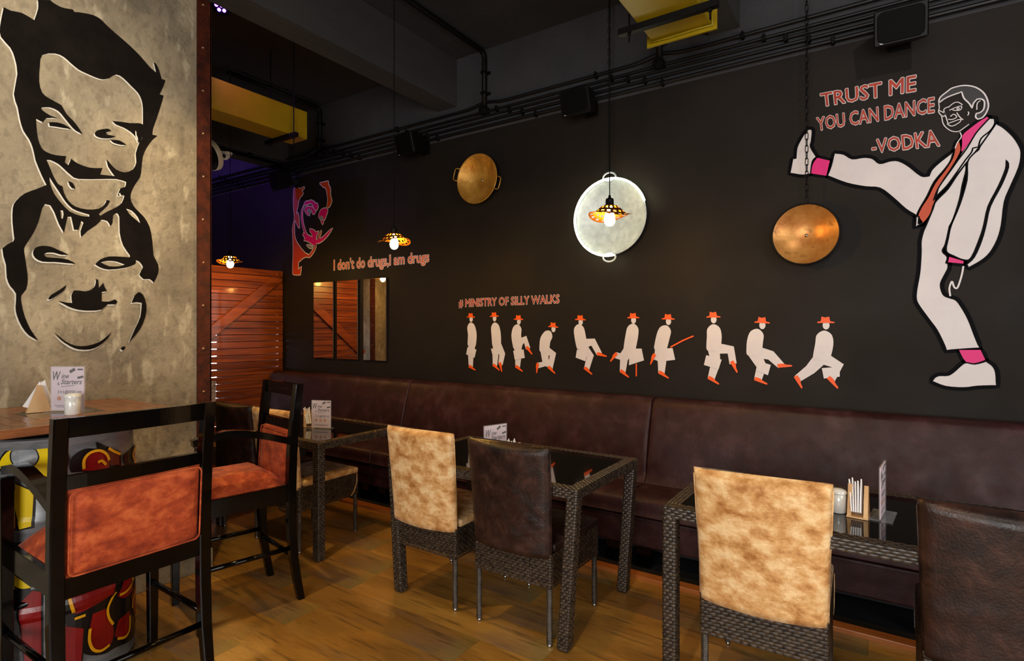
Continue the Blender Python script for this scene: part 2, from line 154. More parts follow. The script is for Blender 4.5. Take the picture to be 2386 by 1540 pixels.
# traced artwork: polygons in metres on the wall (x, z), on the column (y, z) and round the drum (arc, z)
DATA = {'face_outer': [(0.996,3.086),(1.045,3.109),(1.053,3.103),(1.077,3.096),(1.101,3.096),(1.137,3.106),(1.146,3.096),(1.159,3.102),(1.187,3.11),(1.225,3.118),(1.258,3.113),(1.284,3.095),(1.325,3.07),(1.366,3.048),(1.405,3.025),(1.445,2.997),(1.474,2.972),(1.504,2.947),(1.531,2.933),(1.519,2.986),(1.531,2.982),(1.546,2.955),(1.561,2.907),(1.581,2.906),(1.569,2.864),(1.55,2.815),(1.571,2.814),(1.561,2.769),(1.546,2.714),(1.531,2.66),(1.515,2.606),(1.512,2.572),(1.538,2.573),(1.512,2.543),(1.482,2.49),(1.463,2.436),(1.456,2.369),(1.449,2.319),(1.42,2.264),(1.402,2.213),(1.405,2.173),(1.427,2.137),(1.467,2.099),(1.497,2.047),(1.512,1.967),(1.519,1.885),(1.542,1.838),(1.542,1.788),(1.519,1.733),(1.497,1.752),(1.467,1.749),(1.445,1.772),(1.456,1.801),(1.463,1.818),(1.445,1.845),(1.427,1.851),(1.427,1.835),(1.405,1.817),(1.366,1.802),(1.298,1.788),(1.258,1.796),(1.235,1.811),(1.258,1.838),(1.298,1.858),(1.352,1.863),(1.395,1.864),(1.398,1.876),(1.366,1.924),(1.349,1.993),(1.347,2.079),(1.335,2.097),(1.318,2.082),(1.315,2.043),(1.305,2.022),(1.291,2.047),(1.264,2.05),(1.238,2.016),(1.2,1.98),(1.174,1.946),(1.171,1.976),(1.184,2.022),(1.174,2.029),(1.162,1.982),(1.143,1.979),(1.131,2.044),(1.116,2.041),(1.11,2.011),(1.101,1.958),(1.08,1.999),(1.062,2.054),(1.045,2.087),(1.024,2.089),(1.013,2.067),(0.999,2.001),(0.979,1.941),(0.954,1.888),(0.943,1.859),(0.946,1.824),(0.954,1.755),(0.957,1.713),(0.951,1.663),(0.932,1.631),(0.935,1.586),(0.946,1.53),(0.968,1.467),(0.997,1.415),(0.962,1.439),(0.935,1.481),(0.916,1.536),(0.911,1.578),(0.913,1.64),(0.892,1.674),(0.879,1.714),(0.876,1.776),(0.863,1.85),(0.903,1.889),(0.905,1.917),(0.9,1.978),(0.901,2.048),(0.913,2.084),(0.946,2.126),(0.99,2.156),(1.03,2.185),(1.01,2.231),(0.99,2.287),(0.985,2.307),(0.976,2.355),(0.962,2.393),(0.94,2.429),(0.927,2.481),(0.919,2.534),(0.905,2.592),(0.918,2.693),(0.908,2.766),(0.892,2.808),(0.858,2.845),(0.855,2.895),(0.868,2.989),(0.895,2.985),(0.935,2.993),(0.982,2.98),(0.997,3.044)],'face_holes': [[(1.013,2.822),(1.065,2.851),(1.101,2.847),(1.125,2.831),(1.162,2.808),(1.2,2.8),(1.238,2.795),(1.268,2.796),(1.298,2.813),(1.332,2.846),(1.366,2.839),(1.402,2.812),(1.438,2.784),(1.456,2.75),(1.463,2.704),(1.463,2.615),(1.445,2.617),(1.402,2.604),(1.359,2.598),(1.315,2.589),(1.332,2.575),(1.366,2.57),(1.402,2.556),(1.427,2.535),(1.438,2.51),(1.449,2.517),(1.467,2.559),(1.445,2.508),(1.427,2.443),(1.43,2.395),(1.412,2.351),(1.373,2.326),(1.332,2.332),(1.305,2.357),(1.288,2.376),(1.294,2.339),(1.325,2.295),(1.258,2.288),(1.268,2.325),(1.225,2.315),(1.193,2.315),(1.156,2.324),(1.131,2.34),(1.119,2.304),(1.104,2.315),(1.11,2.348),(1.065,2.342),(1.03,2.348),(1.01,2.364),(0.997,2.403),(0.991,2.458),(0.989,2.5),(1.016,2.491),(1.03,2.516),(1.077,2.531),(1.047,2.533),(1.013,2.55),(1.01,2.562),(1.042,2.574),(1.077,2.567),(1.101,2.542),(1.125,2.513),(1.149,2.49),(1.179,2.48),(1.162,2.509),(1.137,2.539),(1.113,2.561),(1.095,2.592),(1.086,2.602),(1.042,2.617),(1.013,2.636),(1.001,2.689),(1.004,2.769)],[(1.03,2.308),(1.045,2.312),(1.077,2.301),(1.101,2.281),(1.131,2.255),(1.162,2.244),(1.264,2.266),(1.332,2.281),(1.38,2.276),(1.375,2.247),(1.352,2.234),(1.339,2.192),(1.372,2.199),(1.359,2.157),(1.332,2.128),(1.291,2.098),(1.258,2.069),(1.251,2.079),(1.291,2.129),(1.303,2.158),(1.288,2.159),(1.278,2.134),(1.251,2.106),(1.2,2.093),(1.149,2.099),(1.119,2.123),(1.101,2.16),(1.095,2.192),(1.077,2.199),(1.059,2.232),(1.042,2.278)],[(1.042,2.226),(1.059,2.196),(1.083,2.157),(1.107,2.117),(1.137,2.086),(1.174,2.074),(1.209,2.068),(1.209,2.057),(1.174,2.055),(1.125,2.069),(1.089,2.107),(1.062,2.145),(1.045,2.192)],[(1.086,2.068),(1.096,2.071),(1.099,2.05),(1.095,2.027),(1.089,2.03)],[(1.38,2.129),(1.409,2.122),(1.438,2.091),(1.449,2.06),(1.423,2.08),(1.395,2.103)],[(1.261,1.823),(1.291,1.834),(1.332,1.835),(1.373,1.822),(1.346,1.81),(1.298,1.806)]],'face_islands': [[(1.039,2.498),(1.071,2.507),(1.101,2.505),(1.131,2.492),(1.101,2.487),(1.065,2.484),(1.042,2.48)],[(1.232,2.499),(1.245,2.518),(1.291,2.541),(1.308,2.533),(1.284,2.518),(1.288,2.508),(1.328,2.511),(1.305,2.493),(1.264,2.482),(1.238,2.486)],[(1.305,2.485),(1.346,2.493),(1.38,2.478),(1.352,2.471),(1.318,2.473)],[(1.119,2.223),(1.137,2.216),(1.148,2.192),(1.134,2.189),(1.122,2.205)],[(1.349,2.21),(1.373,2.239),(1.373,2.211),(1.356,2.196)],[(1.43,2.577),(1.441,2.556),(1.443,2.52),(1.43,2.548)],[(0.976,1.842),(0.985,1.867),(1.013,1.881),(1.047,1.88),(1.077,1.867),(1.119,1.849),(1.089,1.845),(1.059,1.852),(1.03,1.849),(1.019,1.838),(1.03,1.826),(1.077,1.827),(1.119,1.822),(1.149,1.805),(1.107,1.805),(1.065,1.806),(1.013,1.803),(0.985,1.818)],[(1.035,1.619),(1.047,1.64),(1.077,1.663),(1.11,1.694),(1.101,1.668),(1.071,1.637),(1.045,1.618)],[(1.077,1.612),(1.107,1.605),(1.134,1.603),(1.131,1.644),(1.143,1.668),(1.168,1.668),(1.193,1.666),(1.219,1.678),(1.235,1.702),(1.238,1.733),(1.248,1.73),(1.251,1.688),(1.271,1.716),(1.276,1.697),(1.288,1.673),(1.264,1.666),(1.264,1.616),(1.298,1.617),(1.325,1.63),(1.337,1.618),(1.325,1.602),(1.291,1.601),(1.264,1.573),(1.212,1.566),(1.162,1.569),(1.119,1.584)],[(1.405,1.613),(1.42,1.654),(1.441,1.675),(1.463,1.66),(1.48,1.603),(1.474,1.538),(1.445,1.465),(1.393,1.397),(1.423,1.473),(1.449,1.538),(1.456,1.615),(1.43,1.618)],[(1.06,1.453),(1.077,1.437),(1.107,1.407),(1.149,1.384),(1.2,1.383),(1.251,1.4),(1.284,1.427),(1.311,1.454),(1.284,1.411),(1.251,1.38),(1.212,1.363),(1.162,1.365),(1.125,1.383),(1.089,1.415)],[(1.352,1.363),(1.363,1.374),(1.375,1.372),(1.37,1.358),(1.359,1.353)]],'man': [('w',[(-0.385,2.718),(-0.373,2.705),(-0.378,2.642),(-0.383,2.607),(-0.351,2.54),(-0.373,2.514),(-0.383,2.439),(-0.429,2.437),(-0.499,2.46),(-0.483,2.551),(-0.465,2.548),(-0.46,2.611),(-0.442,2.654),(-0.417,2.695),(-0.397,2.717)]),('p',[(-0.346,2.533),(-0.278,2.503),(-0.297,2.414),(-0.381,2.441),(-0.369,2.5)]),('w',[(-0.253,2.546),(-0.205,2.531),(-0.16,2.495),(-0.101,2.494),(-0.057,2.48),(-0.021,2.444),(0.029,2.451),(0.071,2.444),(0.119,2.405),(0.176,2.342),(0.212,2.336),(0.226,2.371),(0.265,2.41),(0.319,2.453),(0.31,2.411),(0.284,2.366),(0.235,2.3),(0.203,2.223),(0.173,2.164),(0.154,2.119),(0.105,2.16),(0.043,2.235),(-0.021,2.299),(-0.093,2.317),(-0.19,2.353),(-0.29,2.412),(-0.27,2.471),(-0.259,2.522)]),('w',[(0.152,2.113),(0.166,2.111),(0.163,2.07),(0.185,2.073),(0.149,2.053)]),('o',[(0.346,2.505),(0.351,2.46),(0.335,2.415),(0.303,2.355),(0.265,2.288),(0.249,2.225),(0.229,2.17),(0.216,2.122),(0.189,2.08),(0.162,2.07),(0.162,2.112),(0.179,2.16),(0.209,2.214),(0.242,2.291),(0.287,2.358),(0.319,2.417),(0.329,2.464),(0.338,2.502)]),('p',[(0.465,2.619),(0.471,2.61),(0.428,2.557),(0.398,2.507),(0.363,2.454),(0.355,2.453),(0.359,2.491),(0.361,2.538),(0.391,2.568),(0.428,2.597)]),('w',[(0.475,2.609),(0.495,2.603),(0.496,2.575),(0.477,2.54),(0.44,2.507),(0.428,2.462),(0.404,2.459),(0.398,2.436),(0.373,2.4),(0.329,2.327),(0.291,2.268),(0.252,2.224),(0.232,2.194),(0.249,2.249),(0.268,2.287),(0.31,2.354),(0.341,2.405),(0.379,2.463),(0.416,2.536),(0.453,2.584)]),('w',[(0.374,2.38),(0.376,2.344),(0.36,2.266),(0.348,2.188),(0.322,2.086),(0.303,2.04),(0.302,2.032),(0.286,1.945),(0.272,1.905),(0.294,1.872),(0.288,1.838),(0.297,1.834),(0.297,1.807),(0.28,1.766),(0.265,1.726),(0.267,1.691),(0.28,1.657),(0.307,1.642),(0.334,1.628),(0.361,1.58),(0.387,1.518),(0.413,1.431),(0.434,1.366),(0.34,1.356),(0.29,1.349),(0.275,1.395),(0.247,1.464),(0.214,1.52),(0.169,1.597),(0.153,1.639),(0.155,1.696),(0.169,1.793),(0.175,1.905),(0.175,1.968),(0.186,2.023),(0.197,2.053),(0.229,2.145),(0.239,2.181),(0.262,2.211),(0.297,2.251),(0.335,2.318)]),('w',[(0.382,2.387),(0.41,2.43),(0.428,2.445),(0.436,2.465),(0.468,2.518),(0.501,2.574),(0.53,2.549),(0.571,2.491),(0.597,2.432),(0.603,2.393),(0.594,2.325),(0.559,2.223),(0.536,2.148),(0.524,2.026),(0.507,1.949),(0.477,1.882),(0.44,1.841),(0.386,1.805),(0.378,1.825),(0.41,1.863),(0.44,1.947),(0.459,2.032),(0.477,2.132),(0.524,2.243),(0.551,2.332),(0.543,2.372),(0.541,2.326),(0.512,2.237),(0.469,2.133),(0.451,2.033),(0.434,1.964),(0.398,1.86),(0.366,1.85),(0.322,1.875),(0.289,1.905),(0.298,1.976),(0.311,2.047),(0.348,2.156),(0.379,2.288)]),('p',[(0.303,1.872),(0.366,1.843),(0.363,1.83),(0.297,1.842)]),('p',[(0.345,1.353),(0.437,1.356),(0.457,1.302),(0.413,1.283),(0.374,1.29)]),('w',[(0.374,1.284),(0.413,1.278),(0.46,1.295),(0.488,1.27),(0.501,1.234),(0.504,1.165),(0.424,1.157),(0.366,1.145),(0.286,1.148),(0.226,1.173),(0.236,1.194),(0.258,1.208),(0.297,1.211),(0.324,1.233),(0.35,1.264)]),('h',[(0.255,2.738),(0.262,2.769),(0.297,2.797),(0.316,2.809),(0.366,2.811),(0.416,2.789),(0.453,2.745),(0.469,2.69),(0.465,2.652),(0.447,2.62),(0.425,2.613),(0.416,2.627),(0.419,2.646),(0.434,2.647),(0.45,2.663),(0.453,2.702),(0.44,2.72),(0.422,2.723),(0.407,2.704),(0.401,2.678),(0.388,2.708),(0.366,2.741),(0.357,2.778),(0.291,2.762)])],'man_lines': [[(0.364,1.816),(0.356,1.763),(0.34,1.702),(0.329,1.696),(0.321,1.71),(0.314,1.734),(0.303,1.697),(0.307,1.652)],[(0.255,2.738),(0.258,2.713),(0.255,2.689),(0.268,2.662),(0.273,2.628),(0.284,2.601),(0.31,2.572),(0.341,2.562),(0.366,2.577),(0.388,2.593)],[(0.297,2.704),(0.322,2.724),(0.341,2.724),(0.36,2.706)],[(0.303,2.688),(0.329,2.697),(0.355,2.7),(0.351,2.68),(0.329,2.681),(0.316,2.688)],[(0.335,2.689),(0.341,2.696),(0.346,2.687),(0.34,2.683),(0.335,2.689)],[(0.257,2.697),(0.274,2.683),(0.283,2.673),(0.278,2.658),(0.266,2.67)],[(0.307,2.652),(0.322,2.662),(0.335,2.644),(0.316,2.634),(0.298,2.639)],[(0.292,2.614),(0.322,2.622),(0.351,2.628),(0.348,2.613),(0.316,2.597),(0.294,2.612)],[(0.335,2.668),(0.348,2.641),(0.363,2.622)],[(0.384,2.663),(0.387,2.653),(0.382,2.642)],[(0.349,2.557),(0.355,2.531),(0.338,2.502),(0.328,2.471)],[(0.421,2.665),(0.423,2.7),(0.437,2.712)],[(0.297,2.708),(0.278,2.696),(0.289,2.649),(0.297,2.615)]],'moustache': [('o',[(-5.617,3.063),(-5.544,3.064),(-5.51,3.046),(-5.438,3.059),(-5.438,3.043),(-5.484,3.023),(-5.458,2.988),(-5.471,2.974),(-5.517,2.947),(-5.544,2.901),(-5.557,2.845),(-5.577,2.806),(-5.581,2.757),(-5.559,2.787),(-5.537,2.735),(-5.533,2.677),(-5.524,2.606),(-5.55,2.621),(-5.604,2.709),(-5.617,2.661),(-5.617,2.537),(-5.583,2.459),(-5.517,2.388),(-5.451,2.333),(-5.412,2.306),(-5.386,2.3),(-5.361,2.282),(-5.322,2.308),(-5.272,2.352),(-5.227,2.397),(-5.246,2.342),(-5.297,2.29),(-5.348,2.261),(-5.399,2.269),(-5.464,2.257),(-5.544,2.217),(-5.55,2.131),(-5.491,2.164),(-5.51,2.075),(-5.617,2.081),(-5.648,2.115),(-5.64,2.323),(-5.644,2.514),(-5.651,2.615),(-5.617,2.727),(-5.63,2.828),(-5.637,2.929),(-5.63,3.044)]),('o',[(-5.171,3.062),(-5.024,3.063),(-5.018,3.024),(-4.988,2.973),(-4.988,2.91),(-4.966,2.845),(-4.994,2.793),(-5.036,2.775),(-5.046,2.784),(-5.036,2.822),(-5.03,2.869),(-5.042,2.933),(-5.061,2.991),(-5.11,3.017),(-5.134,3.037)]),('p',[(-5.438,2.855),(-5.432,2.879),(-5.399,2.891),(-5.354,2.889),(-5.322,2.894),(-5.265,2.87),(-5.246,2.852),(-5.209,2.843),(-5.196,2.802),(-5.221,2.769),(-5.246,2.784),(-5.272,2.811),(-5.291,2.841),(-5.322,2.861),(-5.361,2.858),(-5.399,2.854)]),('p',[(-5.432,2.805),(-5.412,2.827),(-5.348,2.826),(-5.297,2.814),(-5.272,2.787),(-5.236,2.758),(-5.265,2.734),(-5.291,2.744),(-5.303,2.782),(-5.348,2.804),(-5.386,2.8),(-5.393,2.772),(-5.348,2.739),(-5.342,2.728),(-5.38,2.742),(-5.412,2.77)]),('p',[(-5.184,2.697),(-5.171,2.735),(-5.146,2.764),(-5.097,2.776),(-5.048,2.77),(-5.034,2.743),(-5.055,2.698),(-5.085,2.65),(-5.097,2.663),(-5.085,2.694),(-5.11,2.712),(-5.146,2.708),(-5.171,2.679)]),('p',[(-5.149,2.645),(-5.097,2.64),(-5.116,2.602)]),('p',[(-5.451,2.848),(-5.488,2.795),(-5.491,2.714),(-5.471,2.63),(-5.438,2.553),(-5.419,2.523),(-5.451,2.542),(-5.462,2.522),(-5.419,2.478),(-5.445,2.46),(-5.374,2.441),(-5.297,2.403),(-5.272,2.388),(-5.246,2.382),(-5.227,2.405),(-5.171,2.408),(-5.085,2.44),(-5.012,2.489),(-4.952,2.548),(-5.024,2.514),(-5.11,2.466),(-5.196,2.446),(-5.234,2.445),(-5.221,2.492),(-5.184,2.537),(-5.234,2.53),(-5.272,2.557),(-5.342,2.576),(-5.335,2.551),(-5.303,2.516),(-5.291,2.479),(-5.361,2.505),(-5.399,2.533),(-5.432,2.593),(-5.458,2.661),(-5.471,2.744),(-5.464,2.809),(-5.445,2.848)]),('o',[(-5.199,2.45),(-5.184,2.489),(-5.137,2.542),(-5.146,2.509),(-5.177,2.461)]),('g',[(-5.399,2.403),(-5.348,2.395),(-5.291,2.374),(-5.297,2.358),(-5.348,2.366)]),('g',[(-5.325,2.773),(-5.328,2.76),(-5.338,2.752),(-5.35,2.75),(-5.363,2.755),(-5.373,2.765),(-5.376,2.778),(-5.373,2.791),(-5.363,2.799),(-5.35,2.801),(-5.338,2.796),(-5.328,2.786)]),('g',[(-5.11,2.673),(-5.113,2.663),(-5.123,2.657),(-5.137,2.656),(-5.15,2.66),(-5.16,2.668),(-5.164,2.678),(-5.16,2.688),(-5.15,2.694),(-5.137,2.695),(-5.123,2.691),(-5.113,2.683)])],'walkers': [{'head': (-3.066,1.555),'neck': (-3.069,1.505),'waist': (-3.05,1.413),'hip': (-3.056,1.33),'legs': [[(-3.056,1.33),(-3.069,1.229),(-3.069,1.125),(-3.024,1.11)]],'case': [(-3.103,1.3),(-3.003,1.281),(-3.024,1.207),(-3.119,1.236)],'cane': None},{'head': (-2.81,1.559),'neck': (-2.805,1.504),'waist': (-2.79,1.415),'hip': (-2.786,1.334),'legs': [[(-2.786,1.334),(-2.8,1.237),(-2.805,1.144),(-2.756,1.119)],[(-2.781,1.334),(-2.727,1.247),(-2.746,1.158),(-2.727,1.115)]],'case': [(-2.845,1.293),(-2.766,1.286),(-2.771,1.238),(-2.83,1.244)],'cane': None},{'head': (-2.559,1.531),'neck': (-2.569,1.488),'waist': (-2.583,1.409),'hip': (-2.569,1.322),'legs': [[(-2.569,1.322),(-2.564,1.228),(-2.571,1.141),(-2.522,1.119)],[(-2.564,1.338),(-2.494,1.378),(-2.466,1.301),(-2.421,1.263)]],'case': [(-2.613,1.28),(-2.508,1.292),(-2.497,1.222),(-2.597,1.205)],'cane': None},{'head': (-2.226,1.468),'neck': (-2.261,1.434),'waist': (-2.3,1.373),'hip': (-2.309,1.296),'legs': [[(-2.309,1.296),(-2.23,1.26),(-2.256,1.146),(-2.217,1.121)],[(-2.309,1.296),(-2.3,1.182),(-2.371,1.164),(-2.385,1.114)]],'case': [(-2.3,1.216),(-2.226,1.219),(-2.226,1.166),(-2.291,1.156)],'cane': None},{'head': (-1.982,1.524),'neck': (-1.999,1.487),'waist': (-1.986,1.414),'hip': (-1.97,1.333),'legs': [[(-1.97,1.333),(-1.898,1.255),(-1.93,1.152),(-1.878,1.121)],[(-1.962,1.348),(-1.874,1.364),(-1.819,1.271),(-1.772,1.266)]],'case': [(-2.011,1.303),(-1.914,1.305),(-1.938,1.213),(-2.023,1.24)],'cane': None},{'head': (-1.547,1.535),'neck': (-1.547,1.49),'waist': (-1.558,1.417),'hip': (-1.576,1.32),'legs': [[(-1.576,1.32),(-1.621,1.242),(-1.632,1.143),(-1.584,1.117)],[(-1.576,1.32),(-1.635,1.255),(-1.688,1.268),(-1.718,1.239)]],'case': [(-1.576,1.32),(-1.482,1.322),(-1.464,1.236),(-1.58,1.196)],'cane': [(-1.522,1.21),(-1.522,1.117)]},{'head': (-1.285,1.524),'neck': (-1.3,1.477),'waist': (-1.321,1.417),'hip': (-1.342,1.329),'legs': [[(-1.342,1.329),(-1.331,1.228),(-1.335,1.147),(-1.273,1.12)],[(-1.342,1.329),(-1.362,1.247),(-1.39,1.267),(-1.418,1.218)]],'case': [(-1.317,1.326),(-1.253,1.331),(-1.234,1.248),(-1.311,1.236)],'cane': [(-1.267,1.337),(-1.18,1.385),(-1.105,1.418)]},{'head': (-0.972,1.535),'neck': (-0.972,1.484),'waist': (-0.966,1.414),'hip': (-0.972,1.337),'legs': [[(-0.972,1.337),(-0.957,1.235),(-0.988,1.125),(-0.945,1.105)],[(-0.972,1.337),(-0.859,1.326),(-0.844,1.233),(-0.803,1.169)]],'case': [(-1.019,1.287),(-0.917,1.259),(-0.938,1.191),(-1.035,1.219)],'cane': None},{'head': (-0.664,1.496),'neck': (-0.693,1.453),'waist': (-0.707,1.385),'hip': (-0.713,1.311),'legs': [[(-0.713,1.311),(-0.667,1.221),(-0.69,1.134),(-0.628,1.116)],[(-0.707,1.318),(-0.611,1.296),(-0.55,1.231),(-0.501,1.239)]],'case': [(-0.684,1.257),(-0.611,1.235),(-0.628,1.167),(-0.701,1.195)],'cane': None},{'head': (-0.3,1.495),'neck': (-0.308,1.443),'waist': (-0.308,1.374),'hip': (-0.323,1.292),'legs': [[(-0.323,1.292),(-0.385,1.214),(-0.458,1.152),(-0.427,1.103)],[(-0.323,1.292),(-0.233,1.243),(-0.273,1.156),(-0.233,1.115)]],'case': [(-0.321,1.226),(-0.225,1.238),(-0.225,1.178),(-0.31,1.162)],'cane': None}],'texts': [('TRUST ME',[(-0.329,2.928),(-0.321,2.846),(0.152,2.924),(0.15,2.833)],'r'),('YOU CAN DANCE',[(-0.351,2.783),(-0.343,2.703),(0.236,2.778),(0.235,2.693)],'r'),('-VODKA',[(-0.06,2.59),(-0.06,2.513),(0.245,2.593),(0.26,2.5)],'r'),('# MINISTRY OF SILLY WALKS',[(-3.205,1.73),(-3.205,1.662),(-2.172,1.741),(-2.172,1.674)],'r'),("I don't do drugs,I am drugs",[(-4.931,2.207),(-4.931,2.094),(-3.567,2.198),(-3.567,2.097)],'l')],'drum': [('k',[(-0.2203,1.02),(-0.2461,0.9915),(-0.2623,0.9624),(-0.2623,0.9153),(-0.2005,0.9094),(-0.1156,0.873),(-0.104,0.8712),(-0.104,1.0131),(-0.1435,1.0234),(-0.1669,1.0165),(-0.1716,1.008),(-0.2005,1.016)]),('y',[(-0.2203,1.007),(-0.2461,0.9797),(-0.2612,0.9536),(-0.2612,0.9259),(-0.2153,0.9311),(-0.2243,0.9641),(-0.2274,0.9908)]),('y',[(-0.1622,1.0221),(-0.1435,1.0096),(-0.1072,1.0032),(-0.1072,0.879),(-0.1669,0.9201),(-0.1426,0.9336),(-0.1305,0.9621),(-0.1412,0.9962)]),('s',[(-0.2103,1.0136),(-0.1788,1.0163),(-0.1528,1.0034),(-0.1379,0.966),(-0.1458,0.9399),(-0.1669,0.9243),(-0.1908,0.9294),(-0.2153,0.9459),(-0.2223,0.9788)]),('k',[(-0.2213,0.8754),(-0.1435,0.8279),(-0.1669,0.8023),(-0.1726,0.7792),(-0.1707,0.7433),(-0.1552,0.7113),(-0.1481,0.6864),(-0.2005,0.6803),(-0.2014,0.7171),(-0.2128,0.7477),(-0.2143,0.7833),(-0.2213,0.8074)]),('y',[(-0.2193,0.8723),(-0.1505,0.827),(-0.1693,0.8085),(-0.1797,0.786),(-0.1773,0.7441),(-0.1631,0.7185),(-0.1566,0.6937),(-0.1932,0.6854),(-0.1937,0.7222),(-0.2034,0.7469),(-0.2064,0.7767),(-0.2173,0.8042)]),('r',[(-0.2213,0.7838),(-0.2143,0.7715),(-0.2113,0.7417),(-0.2029,0.7173),(-0.2029,0.6877),(-0.2213,0.6864)]),('y',[(-0.2178,0.5148),(-0.1575,0.4494),(-0.1859,0.4497),(-0.2078,0.4622),(-0.2203,0.4825)]),('k',[(-0.2253,0.4535),(-0.1622,0.4443),(-0.1575,0.4255),(-0.1908,0.4196),(-0.1859,0.3832),(-0.2253,0.3945)]),('r',[(-0.1859,0.401),(-0.1528,0.4365),(-0.1272,0.4247),(-0.1272,0.1487),(-0.1788,0.1623),(-0.1859,0.2765),(-0.1956,0.367)]),('k',[(-0.0398,0.9088),(-0.03,0.9501),(0.0111,0.9737),(0.056,0.965),(0.0513,0.999),(0.0938,0.9688),(0.1708,0.9273),(0.1727,0.8668),(0.1221,0.8649),(-0.0349,0.8851)]),('r',[(0.0032,0.894),(0.0058,0.9372),(0.0329,0.9601),(0.0681,0.9561),(0.1006,0.9234),(0.1076,0.8828),(0.0938,0.8699),(0.0111,0.8829)]),('d',[(0.0972,0.9565),(0.1588,0.92),(0.1588,0.8736),(0.1148,0.8811)]),('k',[(-0.0544,0.9757),(-0.0423,0.9584),(-0.0408,0.9274),(-0.0544,0.8992)]),('k',[(0.1826,0.9113),(0.3419,0.9399),(0.3417,0.8329),(0.2046,0.8623)]),('r',[(0.292,0.8941),(0.3418,0.922),(0.3417,0.8329),(0.292,0.8452)]),('k',[(-0.064,0.3882),(-0.0447,0.3939),(0.056,0.3982),(0.1377,0.3853),(0.3408,0.3253),(0.34,0.2806),(0.3405,0.0749),(0.3421,0.0438),(0.2468,0.0517),(0.1377,0.0793),(0.0872,0.0818),(0.0329,0.1049),(0.0032,0.1387),(0.0084,0.2237),(-0.03,0.2405),(-0.0592,0.2949)]),('r',[(-0.0374,0.3728),(0.0329,0.375),(0.0872,0.3913),(0.1377,0.3787),(0.1184,0.322),(0.0329,0.3068),(-0.0149,0.3011),(-0.03,0.3176)]),('r',[(0.0386,0.2758),(0.0905,0.2736),(0.1006,0.2233),(0.1259,0.1711),(0.1184,0.1163),(0.0872,0.1012),(0.0472,0.1195),(0.0246,0.1532),(0.0285,0.2206)]),('r',[(0.1501,0.1913),(0.2238,0.197),(0.2385,0.1315),(0.2107,0.0952),(0.1588,0.1037),(0.1298,0.1363)]),('r',[(0.1727,0.3529),(0.2468,0.3403),(0.2659,0.2767),(0.1932,0.2696),(0.1458,0.2991)]),('r',[(0.3127,0.2919),(0.3411,0.3116),(0.3409,0.1117),(0.3127,0.1019),(0.2617,0.1888),(0.2434,0.2525)]),('r',[(-0.064,0.2723),(-0.03,0.2312),(0.0058,0.2311),(-0.0021,0.0976),(-0.064,0.1258)])],'drum_lines': [[(0.0058,0.8922),(0.0069,0.9307),(0.0274,0.9549),(0.062,0.9574),(0.0905,0.9353),(0.102,0.9068)],[(0.056,0.9077),(0.0712,0.9119),(0.0885,0.8906)],[(0.0992,0.9593),(0.1259,0.9386),(0.1588,0.92)],[(0.3419,0.9271),(0.2558,0.9017),(0.299,0.8422)],[(-0.0408,0.3741),(-0.0349,0.3411),(-0.0275,0.3123)],[(-0.025,0.2848),(0.0111,0.2851)],[(0.0274,0.2211),(0.0246,0.1721),(0.0386,0.1272),(0.0681,0.1065),(0.1041,0.1112)],[(0.1298,0.3265),(0.0972,0.2768),(0.1006,0.2298),(0.1206,0.1902)],[(0.2309,0.3471),(0.2385,0.3096),(0.1932,0.2965),(0.1544,0.3016)],[(0.2238,0.1732),(0.2197,0.1141),(0.1878,0.0976),(0.1417,0.1165)],[(0.3419,0.2637),(0.2659,0.2421),(0.2468,0.196)],[(0.3411,0.1976),(0.3413,0.1413),(0.292,0.1397)]]}
# ------------------------------------------------------------------ mesh helpers
def quad_faces(bm, idx):
    for f in idx:
        try: bm.faces.new(f)
        except ValueError: pass
def box(bm, x0, x1, y0, y1, z0, z1, bev=0, mtx=None, seg=2):
    v = [bm.verts.new((x, y, z)) for x in (x0, x1) for y in (y0, y1) for z in (z0, z1)]
    F = [(0, 1, 3, 2), (4, 6, 7, 5), (0, 4, 5, 1), (2, 3, 7, 6), (0, 2, 6, 4), (1, 5, 7, 3)]
    fs = [bm.faces.new([v[i] for i in f]) for f in F]
    if bev:
        es = list({e for f in fs for e in f.edges})
        r = bmesh.ops.bevel(bm, geom=es, offset=bev, segments=seg, profile=.6, affect='EDGES')
        v = list({q for f in r['faces'] for q in f.verts})
        if mtx: bmesh.ops.transform(bm, matrix=mtx, verts=list({q for f in r['faces'] for q in f.verts} | {q for q in v}))
    elif mtx: bmesh.ops.transform(bm, matrix=mtx, verts=v)
def hull8(bm, pts, bev=0):
    v = [bm.verts.new(p) for p in pts]
    F = [(0, 3, 2, 1), (4, 5, 6, 7), (0, 1, 5, 4), (1, 2, 6, 5), (2, 3, 7, 6), (3, 0, 4, 7)]
    fs = [bm.faces.new([v[i] for i in f]) for f in F]
    if bev: bmesh.ops.bevel(bm, geom=list({e for f in fs for e in f.edges}), offset=bev, segments=1, affect='EDGES')
def rings(bm, rs, cap=True, closed=True):
    R = [[bm.verts.new(p) for p in r] for r in rs]
    n = len(R[0])
    for a, b in zip(R, R[1:]):
        for i in range(n if closed else n-1):
            j = (i+1) % n; bm.faces.new((a[i], a[j], b[j], b[i]))
    if cap: bm.faces.new(R[0][::-1]); bm.faces.new(R[-1])
    return R
def lathe(bm, prof, c=(0, 0, 0), n=24, axis='z', cap=False):
    rs = []
    for r, h in prof:
        ring = []
        for i in range(n):
            a = 2*PI*i/n; p = (r*math.cos(a), r*math.sin(a), h)
            if axis == 'y': p = (p[0], -p[2], p[1])
            if axis == 'x': p = (p[2], p[0], p[1])
            ring.append((p[0]+c[0], p[1]+c[1], p[2]+c[2]))
        rs.append(ring)
    return rings(bm, rs, cap)
